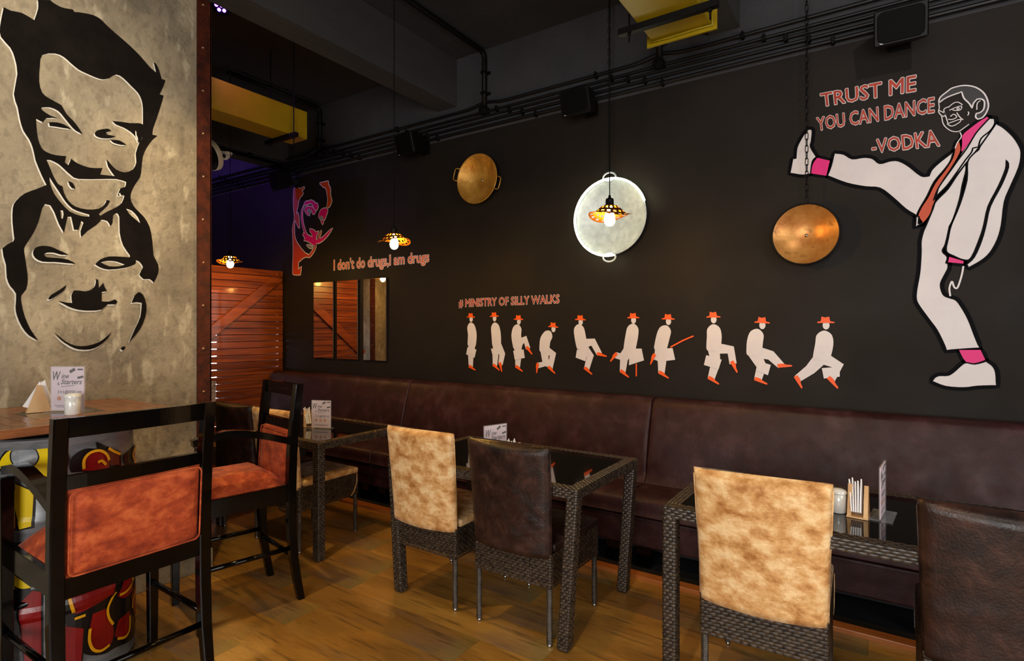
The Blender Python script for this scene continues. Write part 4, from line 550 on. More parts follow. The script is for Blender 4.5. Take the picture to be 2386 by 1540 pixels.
# ------------------------------------------------------------------ bar stool
def make_stool(w, depth):
    root = node('bar_stool'); hw = w/2; d = depth
    pw_, pd = .046, .044
    for s in (-1, 1):
        x = s*(hw-pw_/2)
        pth = [(x, -.055, 0), (x, -.035, .10), (x, -.014, .24), (x, -.002, .42), (x, 0, .60), (x, -.006, .80), (x, -.02, .98), (x, -.042, 1.17)]
        bm = nb()
        rs = [[(px-pw_/2*k, py-pd/2*k, pz), (px+pw_/2*k, py-pd/2*k, pz), (px+pw_/2*k, py+pd/2*k, pz), (px-pw_/2*k, py+pd/2*k, pz)] for (px, py, pz), k in zip(pth, (.82, .88, .95, 1, 1, 1, 1, .98))]
        rings(bm, rs); bmesh.ops.bevel(bm, geom=[e for e in bm.edges if abs(e.verts[0].co.z-e.verts[1].co.z) > .03], offset=.004, segments=1, affect='EDGES')
        obj('rear_post', bm, m_lacq, root)
        bm = nb(); xf = s*(hw-.022)-(.014 if s < 0 else -.0)
        ft = .90 if s < 0 else .60
        hull8(bm, [(xf-.017, d-.02, 0), (xf+.017, d-.02, 0), (xf+.017, d+.014, 0), (xf-.017, d+.014, 0), (xf-.022, d-.024, ft), (xf+.022, d-.024, ft), (xf+.022, d+.02, ft), (xf-.022, d+.02, ft)], .003)
        obj('front_leg', bm, m_lacq, root)
        bm = nb(); pts = []
        for k in range(11):
            t = k/10; y = .004+(d+.03-.004)*t; z = .865+.085*math.sin(min(t*1.35, 1)*PI/2)-.028*max(0, t-.7)/.3
            pts.append((x+s*.004*math.sin(t*PI), y, z))
        tube(bm, pts, 0, rect=(.046, .034))
        if s < 0: obj('armrest', bm, m_lacq, root, True, angle=30)
        else: bm.free()
        bm = nb(); box(bm, x-.014, x+.014, .018, d-.02, .545, .635, bev=.003, seg=1); obj('seat_rail', bm, m_lacq, root)
        bm = nb(); tube(bm, [(x, -.008, .29), (xf, d, .30)], .0125, 10); obj('stretcher', bm, m_lacq, root, True)
    L = hw-pw_
    def lean(z): return -.042*max(0, (z-.6)/.57)**1.3
    for (z0, z1, nm) in ((1.10, 1.168, 'top_rail'), (.918, .966, 'middle_rail'), (.535, .605, 'lower_rail')):
        bm = nb(); yc = lean((z0+z1)/2); n = 8; rs = []
        for k in range(n+1):
            xx = -L-.002+(2*L+.004)*k/n; bow = -.008*(1-(xx/L)**2) if z0 > .6 else 0
            rs.append([(xx, yc-.014+bow, z0), (xx, yc+.014+bow, z0), (xx, yc+.011+bow, z1), (xx, yc-.017+bow, z1)])
        rings(bm, rs); obj(nm, bm, m_lacq, root)
    bm = nb(); rs = []; nu = 14
    pth = []
    def pan(u, v, side):
        x = (u-.5)*2*(L-.004); z = .604+(.917-.604)*v; e = min(min(u, 1-u)*2*L, min(v, 1-v)*.313); puff = .024*min(1, (e/.022))**.5
        return (x, lean(z)+side*(.006+puff), z)
    for side in (-1, 1):
        G = [[bm.verts.new(pan(i/nu, j/10, side)) for i in range(nu+1)] for j in range(11)]
        for j in range(10):
            for i in range(nu): bm.faces.new((G[j][i], G[j][i+1], G[j+1][i+1], G[j+1][i]))
    bmesh.ops.remove_doubles(bm, verts=bm.verts[:], dist=.0001)
    pn = obj('back_panel', bm, m_velvet, root, True)
    for side in (-1, 1):
        q = []; rr = .022; X = L-.006; Z0, Z1 = .612, .910
        for cx, cz, a0 in ((X-rr, Z1-rr, 0), (-X+rr, Z1-rr, 90), (-X+rr, Z0+rr, 180), (X-rr, Z0+rr, 270)):
            for k in range(5):
                a = math.radians(a0+k*22.5); zz = cz+rr*math.sin(a); q.append((cx+rr*math.cos(a), lean(zz)+side*.027, zz))
        bm = nb(); tube(bm, q, .0035, 6, cyc=True); obj('piping', bm, m_velvet, pn, True)
    bm = nb(); box(bm, -hw+.02, hw-.02, d-.028, d+.006, .545, .635, bev=.003, seg=1); obj('front_rail', bm, m_lacq, root)
    bm = nb(); n = 14
    def cu(u, v):
        x = (u-.5)*2*(hw-.03); y = .016+(d-.02-.0)*v; e = min(1, min(u, 1-u)*5)**.6*min(1, min(v, 1-v)*5)**.6
        return (x, y, .632+.085*e)
    G = [[bm.verts.new(cu(i/n, j/n)) for i in range(n+1)] for j in range(n+1)]
    for j in range(n):
        for i in range(n): bm.faces.new((G[j][i], G[j][i+1], G[j+1][i+1], G[j+1][i]))
    bm.faces.new([G[0][i] for i in range(n+1)][::-1]+[]) if False else None
    obj('seat_cushion', bm, m_velvet, root, True)
    bm = nb(); tube(bm, [(-hw+.03, d, .385), (hw-.03, d, .385)], .0125, 10); obj('front_stretcher', bm, m_lacq, root, True)
    bm = nb(); tube(bm, [(-hw+.03, -.012, .245), (hw-.03, -.012, .245)], .0125, 10); obj('rear_stretcher', bm, m_lacq, root, True)
    return root
sa = make_stool(.548, .45)
place(sa, 'black lacquered high stool with an orange velvet back panel, at the bar table front', 'bar stool', -2.375, .982, math.radians(90), 'high stools with orange upholstery')
sb = make_stool(.455, .45)
place(sb, 'black high stool beyond the bar table, its orange velvet seat showing', 'bar stool', -2.863, 1.888, math.radians(180-11), 'high stools with orange upholstery')

# ------------------------------------------------------------------ bar table on a painted drum
bt = node('bar_table', 'square slatted wooden bar table on a graffiti painted steel drum', 'table', (-3.06, .94, 0))
TX0, TX1, TY0, TY1 = -.375, .36, -.34, .39
ztop = 1.10; th = .035
me0 = None
def slat(x0, x1, y0, y1, nm='slat'):
    bm = nb(); box(bm, x0+.0012, x1-.0012, y0+.0012, y1-.0012, ztop-th, ztop, bev=.0015, seg=1); return obj(nm, bm, m_wood, bt)
fw = .062
gx0, gx1, gy0, gy1 = TX0+.235, TX1-.235, TY0+.23, TY1-.23
for k in range(4):
    e = fw*k if k < 4 else 0
for k in range(4):
    a0 = fw*k*.94; a1 = fw*(k+1)*.94
    slat(TX0+a0, TX1-a0, TY0+a0, TY0+a1); slat(TX0+a0, TX1-a0, TY1-a1, TY1-a0)
    slat(TX0+a0, TX0+a1, TY0+a1, TY1-a1); slat(TX1-a1, TX1-a0, TY0+a1, TY1-a1)
bm = nb(); c_ = fw*4*.94; box(bm, TX0+c_+.001, TX1-c_-.001, TY0+c_+.001, TY1-c_-.001, ztop-th+.005, ztop-.001); obj('centre_glass', bm, m_glass, bt)
bm = nb(); box(bm, -.30, .30, -.05, .05, ztop-th-.022, ztop-th); box(bm, -.05, .05, -.30, .30, ztop-th-.022, ztop-th); obj('cross_support', bm, m_lacq, bt)
bm = nb(); DR = .29; pr = [(.0001, 0), (DR-.02, 0), (DR, .004), (DR+.006, .012), (DR, .022)]
for zc in (.34, .70): pr += [(DR, zc-.03), (DR+.007, zc-.012), (DR+.007, zc+.012), (DR, zc+.03)]
pr += [(DR, 1.0), (DR+.006, 1.018), (DR+.006, 1.03), (DR-.004, 1.036), (DR-.012, 1.02), (.0001, 1.02)]
lathe(bm, [(r, z) for r, z in pr], n=64); dm = obj('drum', bm, m_drum, bt, True, angle=50)
def bump_r(z):
    for zc in (.34, .70):
        d = abs(z-zc)
        if d < .03: return .007*min(1, (.03-d)/.018)
    return 0
def flat_faces(bm, loops):
    L3 = [[Vector((x, y, 0)) for x, y in l] for l in loops]; flatv = [v for l in L3 for v in l]
    T = []
    for t in tessellate_polygon(L3):
        a, b, c = [flatv[i] for i in t]; ar = (b.x-a.x)*(c.y-a.y)-(b.y-a.y)*(c.x-a.x)
        if abs(ar) > 1e-10: T.append(tuple(t) if ar > 0 else tuple(t)[::-1])
    V2, F2 = union_tris([(v.x, v.y) for v in flatv], T) if len(loops) == 1 else ([(v.x, v.y) for v in flatv], T)
    vs_ = [bm.verts.new((v[0], v[1], 0)) for v in V2]
    for t in F2:
        try: bm.faces.new([vs_[i] for i in t])
        except ValueError: pass
def ribbon(bm, pts, wd, cyc=False):
    P = [Vector(p) for p in pts]; n = len(P); A = []
    for i, p in enumerate(P):
        if cyc: a, b = P[i-1], P[(i+1) % n]
        else: a, b = P[max(i-1, 0)], P[min(i+1, n-1)]
        t = (b-a); t = t.normalized() if t.length > 1e-9 else Vector((1, 0)); nn = Vector((-t.y, t.x))*wd/2
        A.append((bm.verts.new((p.x-nn.x, p.y-nn.y, 0)), bm.verts.new((p.x+nn.x, p.y+nn.y, 0))))
    for i in range(n if cyc else n-1):
        a, b = A[i], A[(i+1) % n]; bm.faces.new((a[0], b[0], b[1], a[1]))
def sm(pts, n=3, cyc=True):
    if not cyc:
        pts = [pts[0]]+list(pts)+[pts[-1]]; out = []
        for i in range(len(pts)-3):
            p0, p1, p2, p3 = [Vector(pts[i+k]) for k in range(4)]
            for k in range(n):
                t = k/n; out.append(tuple(.5*((2*p1)+(-p0+p2)*t+(2*p0-5*p1+4*p2-p3)*t*t+(-p0+3*p1-3*p2+p3)*t**3)))
        return out+[tuple(pts[-1])]
    # keep sharp corners
    m = len(pts); out = []
    V = [Vector(p) for p in pts]
    def sharp(i):
        a = (V[i]-V[i-1]); b = (V[(i+1) % m]-V[i])
        return a.length < 1e-6 or b.length < 1e-6 or a.angle(b) > 1.0
    for i in range(m):
        p0, p1, p2, p3 = V[i-1], V[i], V[(i+1) % m], V[(i+2) % m]
        m1 = Vector((0, 0)) if sharp(i) else (p2-p0)*.5
        m2 = Vector((0, 0)) if sharp((i+1) % m) else (p3-p1)*.5
        if sharp(i): m1 = (p2-p1)*.8
        if sharp((i+1) % m): m2 = (p2-p1)*.8
        for k in range(n):
            t = k/n; h = [2*t**3-3*t*t+1, t**3-2*t*t+t, -2*t**3+3*t*t, t**3-t*t]
            out.append(tuple(p1*h[0]+m1*h[1]+p2*h[2]+m2*h[3]))
    return out
def wrap_drum(bm, off):
    for k in range(-40, 41):
        a = k*.022
        bmesh.ops.bisect_plane(bm, geom=bm.verts[:]+bm.edges[:]+bm.faces[:], plane_co=(a, 0, 0), plane_no=(1, 0, 0))
    for zc in (.34, .70):
        for dz in (-.03, -.012, .012, .03):
            bmesh.ops.bisect_plane(bm, geom=bm.verts[:]+bm.edges[:]+bm.faces[:], plane_co=(0, zc+dz, 0), plane_no=(0, 1, 0))
    for v in bm.verts:
        a = v.co.x/DR; z = max(.03, min(.995, v.co.y)); r = DR+off+bump_r(z); v.co = (r*math.cos(a), r*math.sin(a), z)
    bmesh.ops.recalc_face_normals(bm, faces=bm.faces)
dmats = {'k': m_dk, 'y': m_dy, 's': m_drum, 'r': m_dr, 'd': m_dd}
dn = {'k': 'black_graffiti_patch', 'y': 'yellow_graffiti_patch', 's': 'bare_steel_disc', 'r': 'red_graffiti_patch', 'd': 'brown_graffiti_patch'}
for i, (c, pts) in enumerate(DATA['drum']):
    bm = nb(); flat_faces(bm, [sm(pts)]); wrap_drum(bm, .0012+.00035*i); obj(dn[c], bm, dmats[c], dm)
    if c in 'ysr':
        bm = nb(); ribbon(bm, sm(pts), .010, True); wrap_drum(bm, .001+.00035*i); obj('black_graffiti_outline', bm, m_dk, dm)
for l in DATA['drum_lines']:
    bm = nb(); ribbon(bm, sm(l, 4, False), .011); wrap_drum(bm, .0118); obj('amber_graffiti_stroke', bm, m_amber, dm)

# ------------------------------------------------------------------ things on tables
def text_mesh(txt, size=1, grow=0, shear=0):
    cu = bpy.data.curves.new('t', 'FONT'); cu.body = txt; cu.size = size; cu.shear = shear; cu.resolution_u = 2
    o = bpy.data.objects.new('t', cu); COL.objects.link(o); dg = bpy.context.evaluated_depsgraph_get()
    m0 = bpy.data.meshes.new_from_object(o.evaluated_get(dg)); bpy.data.objects.remove(o); bpy.data.curves.remove(cu)
    m0.calc_loop_triangles(); key = {}; V = []; remap = []
    for v in m0.vertices:
        k = (round(v.co.x, 4), round(v.co.y, 4))
        if k not in key: key[k] = len(V); V.append((v.co.x, v.co.y))
        remap.append(key[k])
    T = []; cnt = {}
    for t in m0.loop_triangles:
        q = [remap[k] for k in t.vertices]; a, b, c = [V[k] for k in q]; ar = (b[0]-a[0])*(c[1]-a[1])-(b[1]-a[1])*(c[0]-a[0])
        for k in range(3):
            e = tuple(sorted((q[k], q[(k+1) % 3]))); cnt[e] = cnt.get(e, 0)+1
        if abs(ar) > 1e-9: T.append(tuple(q) if ar > 0 else tuple(q)[::-1])
    if grow > 0:      # thicken every stroke by a band along the letter contours
        done = set()
        for (i0, i1), c_ in cnt.items():
            if c_ != 1 or i0 == i1: continue
            a, b = Vector(V[i0]), Vector(V[i1]); t = (b-a)
            if t.length < 1e-6: continue
            t.normalize(); nn = Vector((-t.y, t.x))*grow; t = t*grow*.4; k = len(V)
            V += [tuple(a-nn-t), tuple(b-nn+t), tuple(b+nn+t), tuple(a+nn-t)]; T += [(k, k+1, k+2), (k, k+2, k+3)]
    V2, F2 = union_tris(V, T); me = bpy.data.meshes.new('lettering'); me.from_pydata([(v[0], v[1], 0) for v in V2], [], F2); bpy.data.meshes.remove(m0)
    return me
def text_obj(txt, mat, parent, x0, x1, z0, h, y, name='lettering', shear=0, offset=.012):
    me = text_mesh(txt, 1, offset, shear); xs = [v.co.x for v in me.vertices]; a, b = min(xs), max(xs)
    for v in me.vertices: v.co = (x0+(v.co.x-a)/(b-a)*(x1-x0), y, z0+v.co.y/.7*h)
    me.materials.append(mat); o = bpy.data.objects.new(name, me); COL.objects.link(o); o.parent = parent; return o
def menu_stand():
    root = node('menu_stand'); w, h = .148, .205
    bm = nb(); box(bm, -w/2-.004, w/2+.004, -.0042, -.0022, .004, h, bev=.0005, seg=1); box(bm, -w/2-.004, w/2+.004, .0022, .0042, .004, h, bev=.0005, seg=1); box(bm, -w/2-.004, w/2+.004, -.04, .04, 0, .0035)
    obj('acrylic_holder', bm, m_acry, root)
    bm = nb(); box(bm, -w/2, w/2, -.0012, .0012, .006, h-.004); cd = obj('printed_card', bm, m_card, root)
    for s, zr in ((-1, 0), (1, PI)):
        side = node('card_print'); side.parent = cd; side.rotation_euler = (0, 0, zr)
        Y = -.0016
        def T(*a, **k):
            o = text_obj(*a, **k); o.parent = cd
            if s > 0:
                for v in o.data.vertices: v.co = (-v.co.x, -v.co.y, v.co.z)
            return o
        bpy.data.objects.remove(side)
        T('W', m_ink, cd, -.066, -.030, .142, .040, Y, shear=.3); T('ine', m_ink, cd, -.028, .006, .150, .022, Y, shear=.35)
        T('Starters', m_ink, cd, -.03, .066, .124, .022, Y, shear=.35); T('&', m_ink, cd, -.046, -.036, .120, .012, Y)
        T('1+1@550', m_ink, cd, -.042, .036, .082, .014, Y); T('only', m_ink, cd, .042, .064, .086, .010, Y, shear=.3)
        bm = nb()
        for k in range(3): lathe(bm, [(.0001, .0002), (.010, 0)], (s*(-.038+.034*k)*-1 if s > 0 else -.038+.034*k, Y*(-s) if False else (Y if s < 0 else -Y), .060), 12, 'y')
        obj('food_picture', bm, m_food, cd)
        bm = nb(); yy = Y if s < 0 else -Y
        ribbon(bm, [((.01 if s < 0 else -.01), .178), ((.034 if s < 0 else -.034), .192)], .013)
        ribbon(bm, [((.045 if s < 0 else -.045), .19), ((.07 if s < 0 else -.07), .19)], .007); ribbon(bm, [((.045 if s < 0 else -.045), .152), ((.072 if s < 0 else -.072), .158)], .01)
        ribbon(bm, [(-.06, .028), (.06, .028)], .002); ribbon(bm, [(-.05, .022), (.05, .022)], .002); ribbon(bm, [(-.03, .113), (.03, .118)], .002)
        for v in bm.verts: v.co = (v.co.x, yy, v.co.y)
        obj('bottle_picture', bm, m_ink, cd)
    return root
def shaker():
    root = node('shaker'); bm = nb(); lathe(bm, [(.0001, 0), (.026, 0), (.029, .003), (.029, .072), (.027, .074)], n=28); obj('body', bm, m_ceram, root, True, angle=50)
    bm = nb(); lathe(bm, [(.027, .074), (.0315, .076), (.0315, .082), (.029, .087), (.018, .092), (.0001, .094)], n=28); obj('lid', bm, m_ceram, root, True, angle=60)
    return root
def napkins():
    root = node('napkin_holder')
    bm = nb(); box(bm, -.036, .036, -.045, .045, 0, .006, bev=.001, seg=1); obj('base', bm, m_pale, root)
    for s in (-1, 1):
        bm = nb(); x0, x1 = (s*.034, s*.020)
        pr = [(-.042, .006), (.042, .006), (.010, .118), (-.006, .122)]
        rings(bm, [[(x0, a, b) for a, b in pr], [(x1, a, b) for a, b in pr]]); obj('wooden_side', bm, m_pale, root)
    for k in range(5):
        bm = nb(); x = -.013+.0062*k; t = .0024; tl = -.012+.004*(k-2); hh = .135+.006*math.sin(k*2.1)
        pr = [(-.055, .008+.02), (0, .008), (.055, .03), (.012+.01*math.sin(k*1.7), hh)]
        rings(bm, [[(x-t+tl*b/.14, a, b) for a, b in pr], [(x+t+tl*b/.14, a, b) for a, b in pr]]); obj('napkin', bm, m_napkin, root)
    return root
ms = menu_stand(); sk = shaker(); nk = napkins()
def put(src, lab, cat, x, y, z, rz, grp, first=False):
    o = src if first else copy_tree(src); o.location = (x, y, z); o.rotation_euler = (0, 0, math.radians(rz)); tag(o, lab, cat, grp); return o
GM = 'wine menu stands'; GN = 'napkin holders'; GS = 'white shakers'
put(ms, 'acrylic menu stand with pink wine card on the slatted bar table', 'menu stand', -3.05, .985, 1.10, 33, GM, True)
put(ms, 'wine card stand on the glass table behind the far high stool', 'menu stand', -3.385, 2.60, .747, 22, GM)
put(ms, 'wine card stand turned sideways beside fanned napkins on the middle table', 'menu stand', -1.755, 2.475, .747, 72, GM)
put(ms, 'acrylic card stand seen edge-on beside the wooden napkin holder', 'menu stand', -.005, 2.60, .747, 84, GM)
put(ms, 'wine card stand at the farthest table, partly cut by the rusty strip', 'menu stand', -5.52, 2.92, .747, 30, GM)
put(sk, 'white ceramic shaker in front of the wine card on the bar table', 'shaker', -2.935, .965, 1.10, 0, GS, True)
put(sk, 'white ceramic shaker beside the wooden napkin holder on black glass', 'shaker', -.152, 2.565, .747, 0, GS)
put(nk, 'wooden napkin holder leaning napkins left of the wine card on the bar table', 'napkin holder', -3.165, .915, 1.10, -14, GN, True)
put(nk, 'napkin holder with white napkins half behind the wine card beyond the high stool', 'napkin holder', -3.545, 2.61, .747, 60, GN)
put(nk, 'holder with fanned white napkins behind the brown leather chair', 'napkin holder', -1.63, 2.47, .747, 55, GN)
put(nk, 'pale wooden napkin holder between white shaker and acrylic stand', 'napkin holder', -.083, 2.555, .747, -4, GN)

# ------------------------------------------------------------------ pans
def pan(label, X, Y, Z, R, dep, mat, handles, rot=0, rimm=None, chain=None):
    root = node('wall_pan', label, 'pan', (X, Y, Z)); root.rotation_euler = (0, rot, 0)
    pr = []
    for k in range(13):
        t = k/12; pr.append((max(R*t, .0001), -dep*(1-t*t)))
    bm = nb(); n = 56
    inner = pr+[(R+.004, .002), (R+.006, -.003)]
    outer_ = [(max(R*k/12+.004, .0001), -dep*(1-(k/12)**2)-.004) for k in range(12, -1, -1)]
    lathe(bm, inner+outer_, (0, 0, 0), n, 'y'); obj('bowl', bm, mat, root, True)
    bm = nb(); tube(bm, [((R+.003)*math.cos(2*PI*i/48), 0, (R+.003)*math.sin(2*PI*i/48)) for i in range(48)], .005, 6, cyc=True); obj('rim', bm, rimm or mat, root, True)
    bm = nb(); lathe(bm, [(.0001, .010), (.007, .009), (.011, .002), (.011, 0)], (0, dep-.004, 0), 12, 'y'); obj('centre_screw', bm, m_chrome, root, True)
    for a, kind in handles:
        bm = nb(); a = math.radians(a); ca, sa_ = math.cos(a), math.sin(a)
        if kind == 'ring': pts = [(R*ca*1.0+ca*(.04+.035*math.sin(t))-sa_*.05*math.cos(t), -.008, R*sa_+sa_*(.02+.035*math.sin(t))+ca*.05*math.cos(t)) for t in [2*PI*i/20 for i in range(20)]]; tube(bm, pts, .0065, 8, cyc=True)
        else:
            pts = [(R*ca-sa_*s*.052*q+ca*o_, -.004, R*sa_+ca*s*.052*q+sa_*o_) for s, q, o_ in ((-1, 1, -.004), (-1, 1.02, .03), (-1, .85, .048), (0, 1, .05), (1, .85, .048), (1, 1.02, .03), (1, 1, -.004))]; tube(bm, pts, .0045, 8)
        obj('handle', bm, mat, root, True)
    return root
pan('gold painted pan with a wire handle, mounted above the painted slogan side', -2.93, 3.852, 2.762, .208, .085, m_gold, ((163, 'bar'), (-17, 'bar')), rimm=m_gold)
pb = pan('large silver pan with bright lit rim behind the hanging lamp', -1.69, 3.845, 2.292, .275, .095, m_silver, ((90, 'ring'), (-90, 'ring')))
bm = nb(); tube(bm, [(.284*math.cos(t), -.010, .284*math.sin(t)) for t in [math.radians(18+k*4) for k in range(0, 66)]], .0075, 8); obj('light_rope', bm, m_led, pb, True, label='glowing white light rope round the rim')
pan('copper coloured pan hanging from a chain below the painted white shoe', -.405, 3.86, 2.052, .183, .07, m_gold2, (), rimm=m_black)
# chains
def chain(label, x, y, z0, z1):
    root = node('chain', label, 'chain', (x, y, z0)); bm = nb(); pitch = .040
    pts = [(.0085*math.cos(t), 0, .0085*math.sin(t)+(.0145 if math.sin(t) > 0 else -.0145)) for t in [2*PI*i/12+.01 for i in range(12)]]
    tube(bm, pts, .0026, 6, cyc=True); me = None; z = 0; k = 0
    while z0+z+.026 < z1:
        if me is None: o = obj('link', bm, m_black, root, True, loc=(0, 0, .022)); me = o.data
        else: o = bpy.data.objects.new('link', me); COL.objects.link(o); o.parent = root; o.location = (0, 0, z+.022)
        o.rotation_euler = (0, 0, (PI/2 if k % 2 else 0)+.5); z += pitch*.98; k += 1
    return root
chain('black steel chain holding the lit silver pan from the ceiling', -1.69, 3.835, 2.63, ZC)
chain('black steel chain from the ceiling across the painted shoe to the copper pan', -.395, 3.852, 2.235, ZC)

# ------------------------------------------------------------------ pendant lamps
def pendant():
    root = node('pendant_lamp')
    zc = 0
    bm = nb(); n = 30; prof = [(.018, .062), (.03, .058), (.048, .050), (.062, .036), (.074, .024), (.082, .014), (.092, .006), (.108, .001), (.118, -.001)]
    rs = []
    for r, z in prof:
        rs.append([(r*math.cos(2*PI*i/n), r*math.sin(2*PI*i/n), z+(.016*math.sin(2*PI*i/n*2+.6)*((r-.05)/.07) if r > .05 else 0)) for i in range(n)])
    R_ = rings(bm, rs, cap=False)
    bm.faces.ensure_lookup_table(); dele = []
    for row in (2, 4, 6):
        for i in range(n):
            if i % 2 == row//2 % 2: dele.append(bm.faces[row*n+i])
    bmesh.ops.delete(bm, geom=dele, context='FACES')
    bmesh.ops.solidify(bm, geom=bm.faces[:], thickness=.0015)
    obj('lamp_shade', bm, m_shade, root)
    bm = nb(); lathe(bm, [(.0001, .118), (.006, .116), (.009, .100), (.020, .096), (.023, .088), (.023, .066), (.028, .060)], n=16); obj('lamp_holder', bm, m_black, root, True)
    bm = nb(); pr = [(.013, .050)]
    for k in range(13):
        t = k/12*PI; pr.append((max(.030*math.sin(t)*(1 if t > 1.2 else .8+.2*t/1.2), .0001), -.012+.045*math.cos(t)*(1 if t > PI/2 else 1.2)))
    pr = [(.013, .052), (.014, .035), (.022, .016), (.029, -.004), (.031, -.020), (.028, -.038), (.018, -.052), (.0001, -.058)]
    lathe(bm, pr, n=16); obj('bulb', bm, m_bulb, root, True)
    bm = nb(); tube(bm, [(0, 0, .115), (.0, 0, ZC-2.10-.02)], .0028, 6); obj('cord', bm, m_cable, root, True)
    bm = nb(); lathe(bm, [(.0001, 0), (.035, .002), (.03, .02), (.0001, .024)], (0, 0, ZC-2.10-.024), 16); obj('ceiling_rose', bm, m_black, root, True)
    return root
pl = pendant(); GP = 'perforated metal pendant lamps'
for i, (x, y, rz, lab) in enumerate(((-1.275, 2.90, 20, 'lit pendant lamp hanging in front of the silver pan'), (-2.955, 2.90, 150, 'lit pendant lamp hanging above the slogan on the dark wall'), (-5.19, 2.95, 60, 'lit pendant lamp hanging above the plank partition beside the column'))):
    put(pl, lab, 'lamp', x, y, 2.10, rz, GP, i == 0)

# ------------------------------------------------------------------ speakers
def speaker():
    root = node('speaker'); w, h = .125, .095
    tl = math.radians(14); mt = Matrix.Rotation(tl, 4, 'X')
    bm = nb()
    F = [(-w, -.10, -h), (w, -.10, -h), (w, -.10, h), (-w, -.10, h)]; B = [(-w*.62, .085, -h*.8), (w*.62, .085, -h*.8), (w*.62, .085, h*.8), (-w*.62, .085, h*.8)]
    hull8(bm, F+B, .008); bmesh.ops.transform(bm, matrix=mt, verts=bm.verts); obj('cabinet', bm, m_black, root)
    bm = nb(); pts = []
    for cx, cz, a0 in ((w-.05, h-.045, 0), (-w+.05, h-.045, 90), (-w+.05, -h+.045, 180), (w-.05, -h+.045, 270)):
        for k in range(6): a = math.radians(a0+18*k); pts.append((cx+.032*math.cos(a), cz+.03*math.sin(a)))
    rings(bm, [[(a, -.1015, b) for a, b in pts], [(a, -.106, b) for a, b in [(x*.97, z*.97) for x, z in pts]]]); bmesh.ops.transform(bm, matrix=mt, verts=bm.verts); obj('grille', bm, m_cable, root)
    bm = nb(); s = [(-.1, -.062), (-.088, -.058), (-.094, -.075), (-.085, -.082), (-.074, -.070), (-.068, -.060), (-.074, -.058), (-.066, -.066), (-.056, -.054), (-.052, -.069), (-.045, -.062), (-.036, -.066), (-.02, -.060)]
    ribbon(bm, sm(s, 4, False), .0028)
    for v in bm.verts: v.co = (v.co.x, -.1012, v.co.y)
    bmesh.ops.transform(bm, matrix=mt, verts=bm.verts); obj('script_emblem', bm, m_cctv, root)
    bm = nb(); box(bm, -.03, .03, .06, .160, -.03, .03); obj('bracket_arm', bm, m_black, root)
    bm = nb(); box(bm, -.05, .05, .158, .168, -.06, .06); obj('wall_plate', bm, m_black, root)
    return root
spk = speaker(); GSp = 'black wall speakers'
for i, (x, z, rz, lab) in enumerate(((.075, 3.145, 0, 'black wall speaker over the painted man and slogan'), (-1.895, 3.165, -4, 'black wall speaker beside the chain of the silver pan'), (-3.62, 3.165, -8, 'black wall speaker above the wall behind the cord of the middle lamp'), (-5.60, 3.12, -18, 'black wall speaker in the corner above the orange and pink face'))):
    put(spk, lab, 'speaker', x, 3.78, z, rz, GSp, i == 0)

# ------------------------------------------------------------------ mirrors
me_mirr = None
def mirror(label, x0, x1):
    z0, z1 = 1.14, 1.972; root = node('wall_mirror', label, 'mirror', ((x0+x1)/2, YW, z0), group='narrow wall mirrors'); w_ = (x1-x0)/2; h = z1-z0
    bm = nb(); box(bm, -w_, w_, -.022, -.001, 0, h, bev=.002, seg=1); obj('backing', bm, m_mframe, root)
    bm = nb(); box(bm, -w_+.004, w_-.004, -.0245, -.0225, .004, h-.004); obj('mirror_glass', bm, m_mirr, root)
mirror('narrow wall mirror nearest the plank partition', -5.245, -4.915); mirror('narrow wall mirror in the middle of the three', -4.855, -4.53); mirror('narrow wall mirror reflecting the lamp bulb, right of the other two', -4.445, -4.115)

# ------------------------------------------------------------------ security camera, stage lamp, violet lamp
root = node('security_camera', 'small white dome security camera under the beam', 'camera', (-5.84, 3.28, 3.39))
bm = nb(); box(bm, -.05, .05, -.05, .05, -.05, -.001); obj('mount', bm, m_grey, root)
bm = nb(); lathe(bm, [(.06, -.05), (.06, -.058), (.045, -.064), (.04, -.09), (.030, -.105), (.0001, -.112)], n=20); obj('housing', bm, m_cctv, root, True)
bm = nb(); bmesh.ops.create_uvsphere(bm, u_segments=16, v_segments=10, radius=.036); bmesh.ops.translate(bm, verts=bm.verts, vec=(.014, -.022, -.10)); obj('eyeball', bm, m_cctv, root, True)
bm = nb(); bmesh.ops.create_uvsphere(bm, u_segments=14, v_segments=8, radius=.022); bmesh.ops.translate(bm, verts=bm.verts, vec=(.030, -.045, -.104)); obj('lens', bm, m_glass, root, True)
root = node('stage_lamp', 'black ribbed stage lamp with a cream ring beside the rusty strip', 'lamp', (-5.6, 2.99, 3.2))
bm = nb(); pr = [(.03, .26)]
for k in range(7): pr += [(.075+.0105*k, .24-.034*k), (.066+.0105*k, .225-.034*k)]
lathe(bm, pr+[(.142, .0)], n=24, cap=True); mt = Matrix.Rotation(math.radians(115), 4, 'X'); bmesh.ops.transform(bm, matrix=mt, verts=bm.verts); obj('ribbed_can', bm, m_black, root, True, angle=40)
bm = nb(); lathe(bm, [(.144, .03), (.152, .02), (.152, -.02), (.132, -.022), (.13, .0)], n=28); bmesh.ops.transform(bm, matrix=mt, verts=bm.verts); obj('ring', bm, m_cream, root, True, angle=40)
bm = nb(); box(bm, -.012, .012, -.06, -.04, .05, .69); box(bm, -.05, .05, -.10, .0, .683, .689); obj('yoke', bm, m_black, root)
root = node('violet_lamp', 'small round violet stage lamp glowing near the top of the column', 'lamp', (-3.92, 2.17, 3.765))
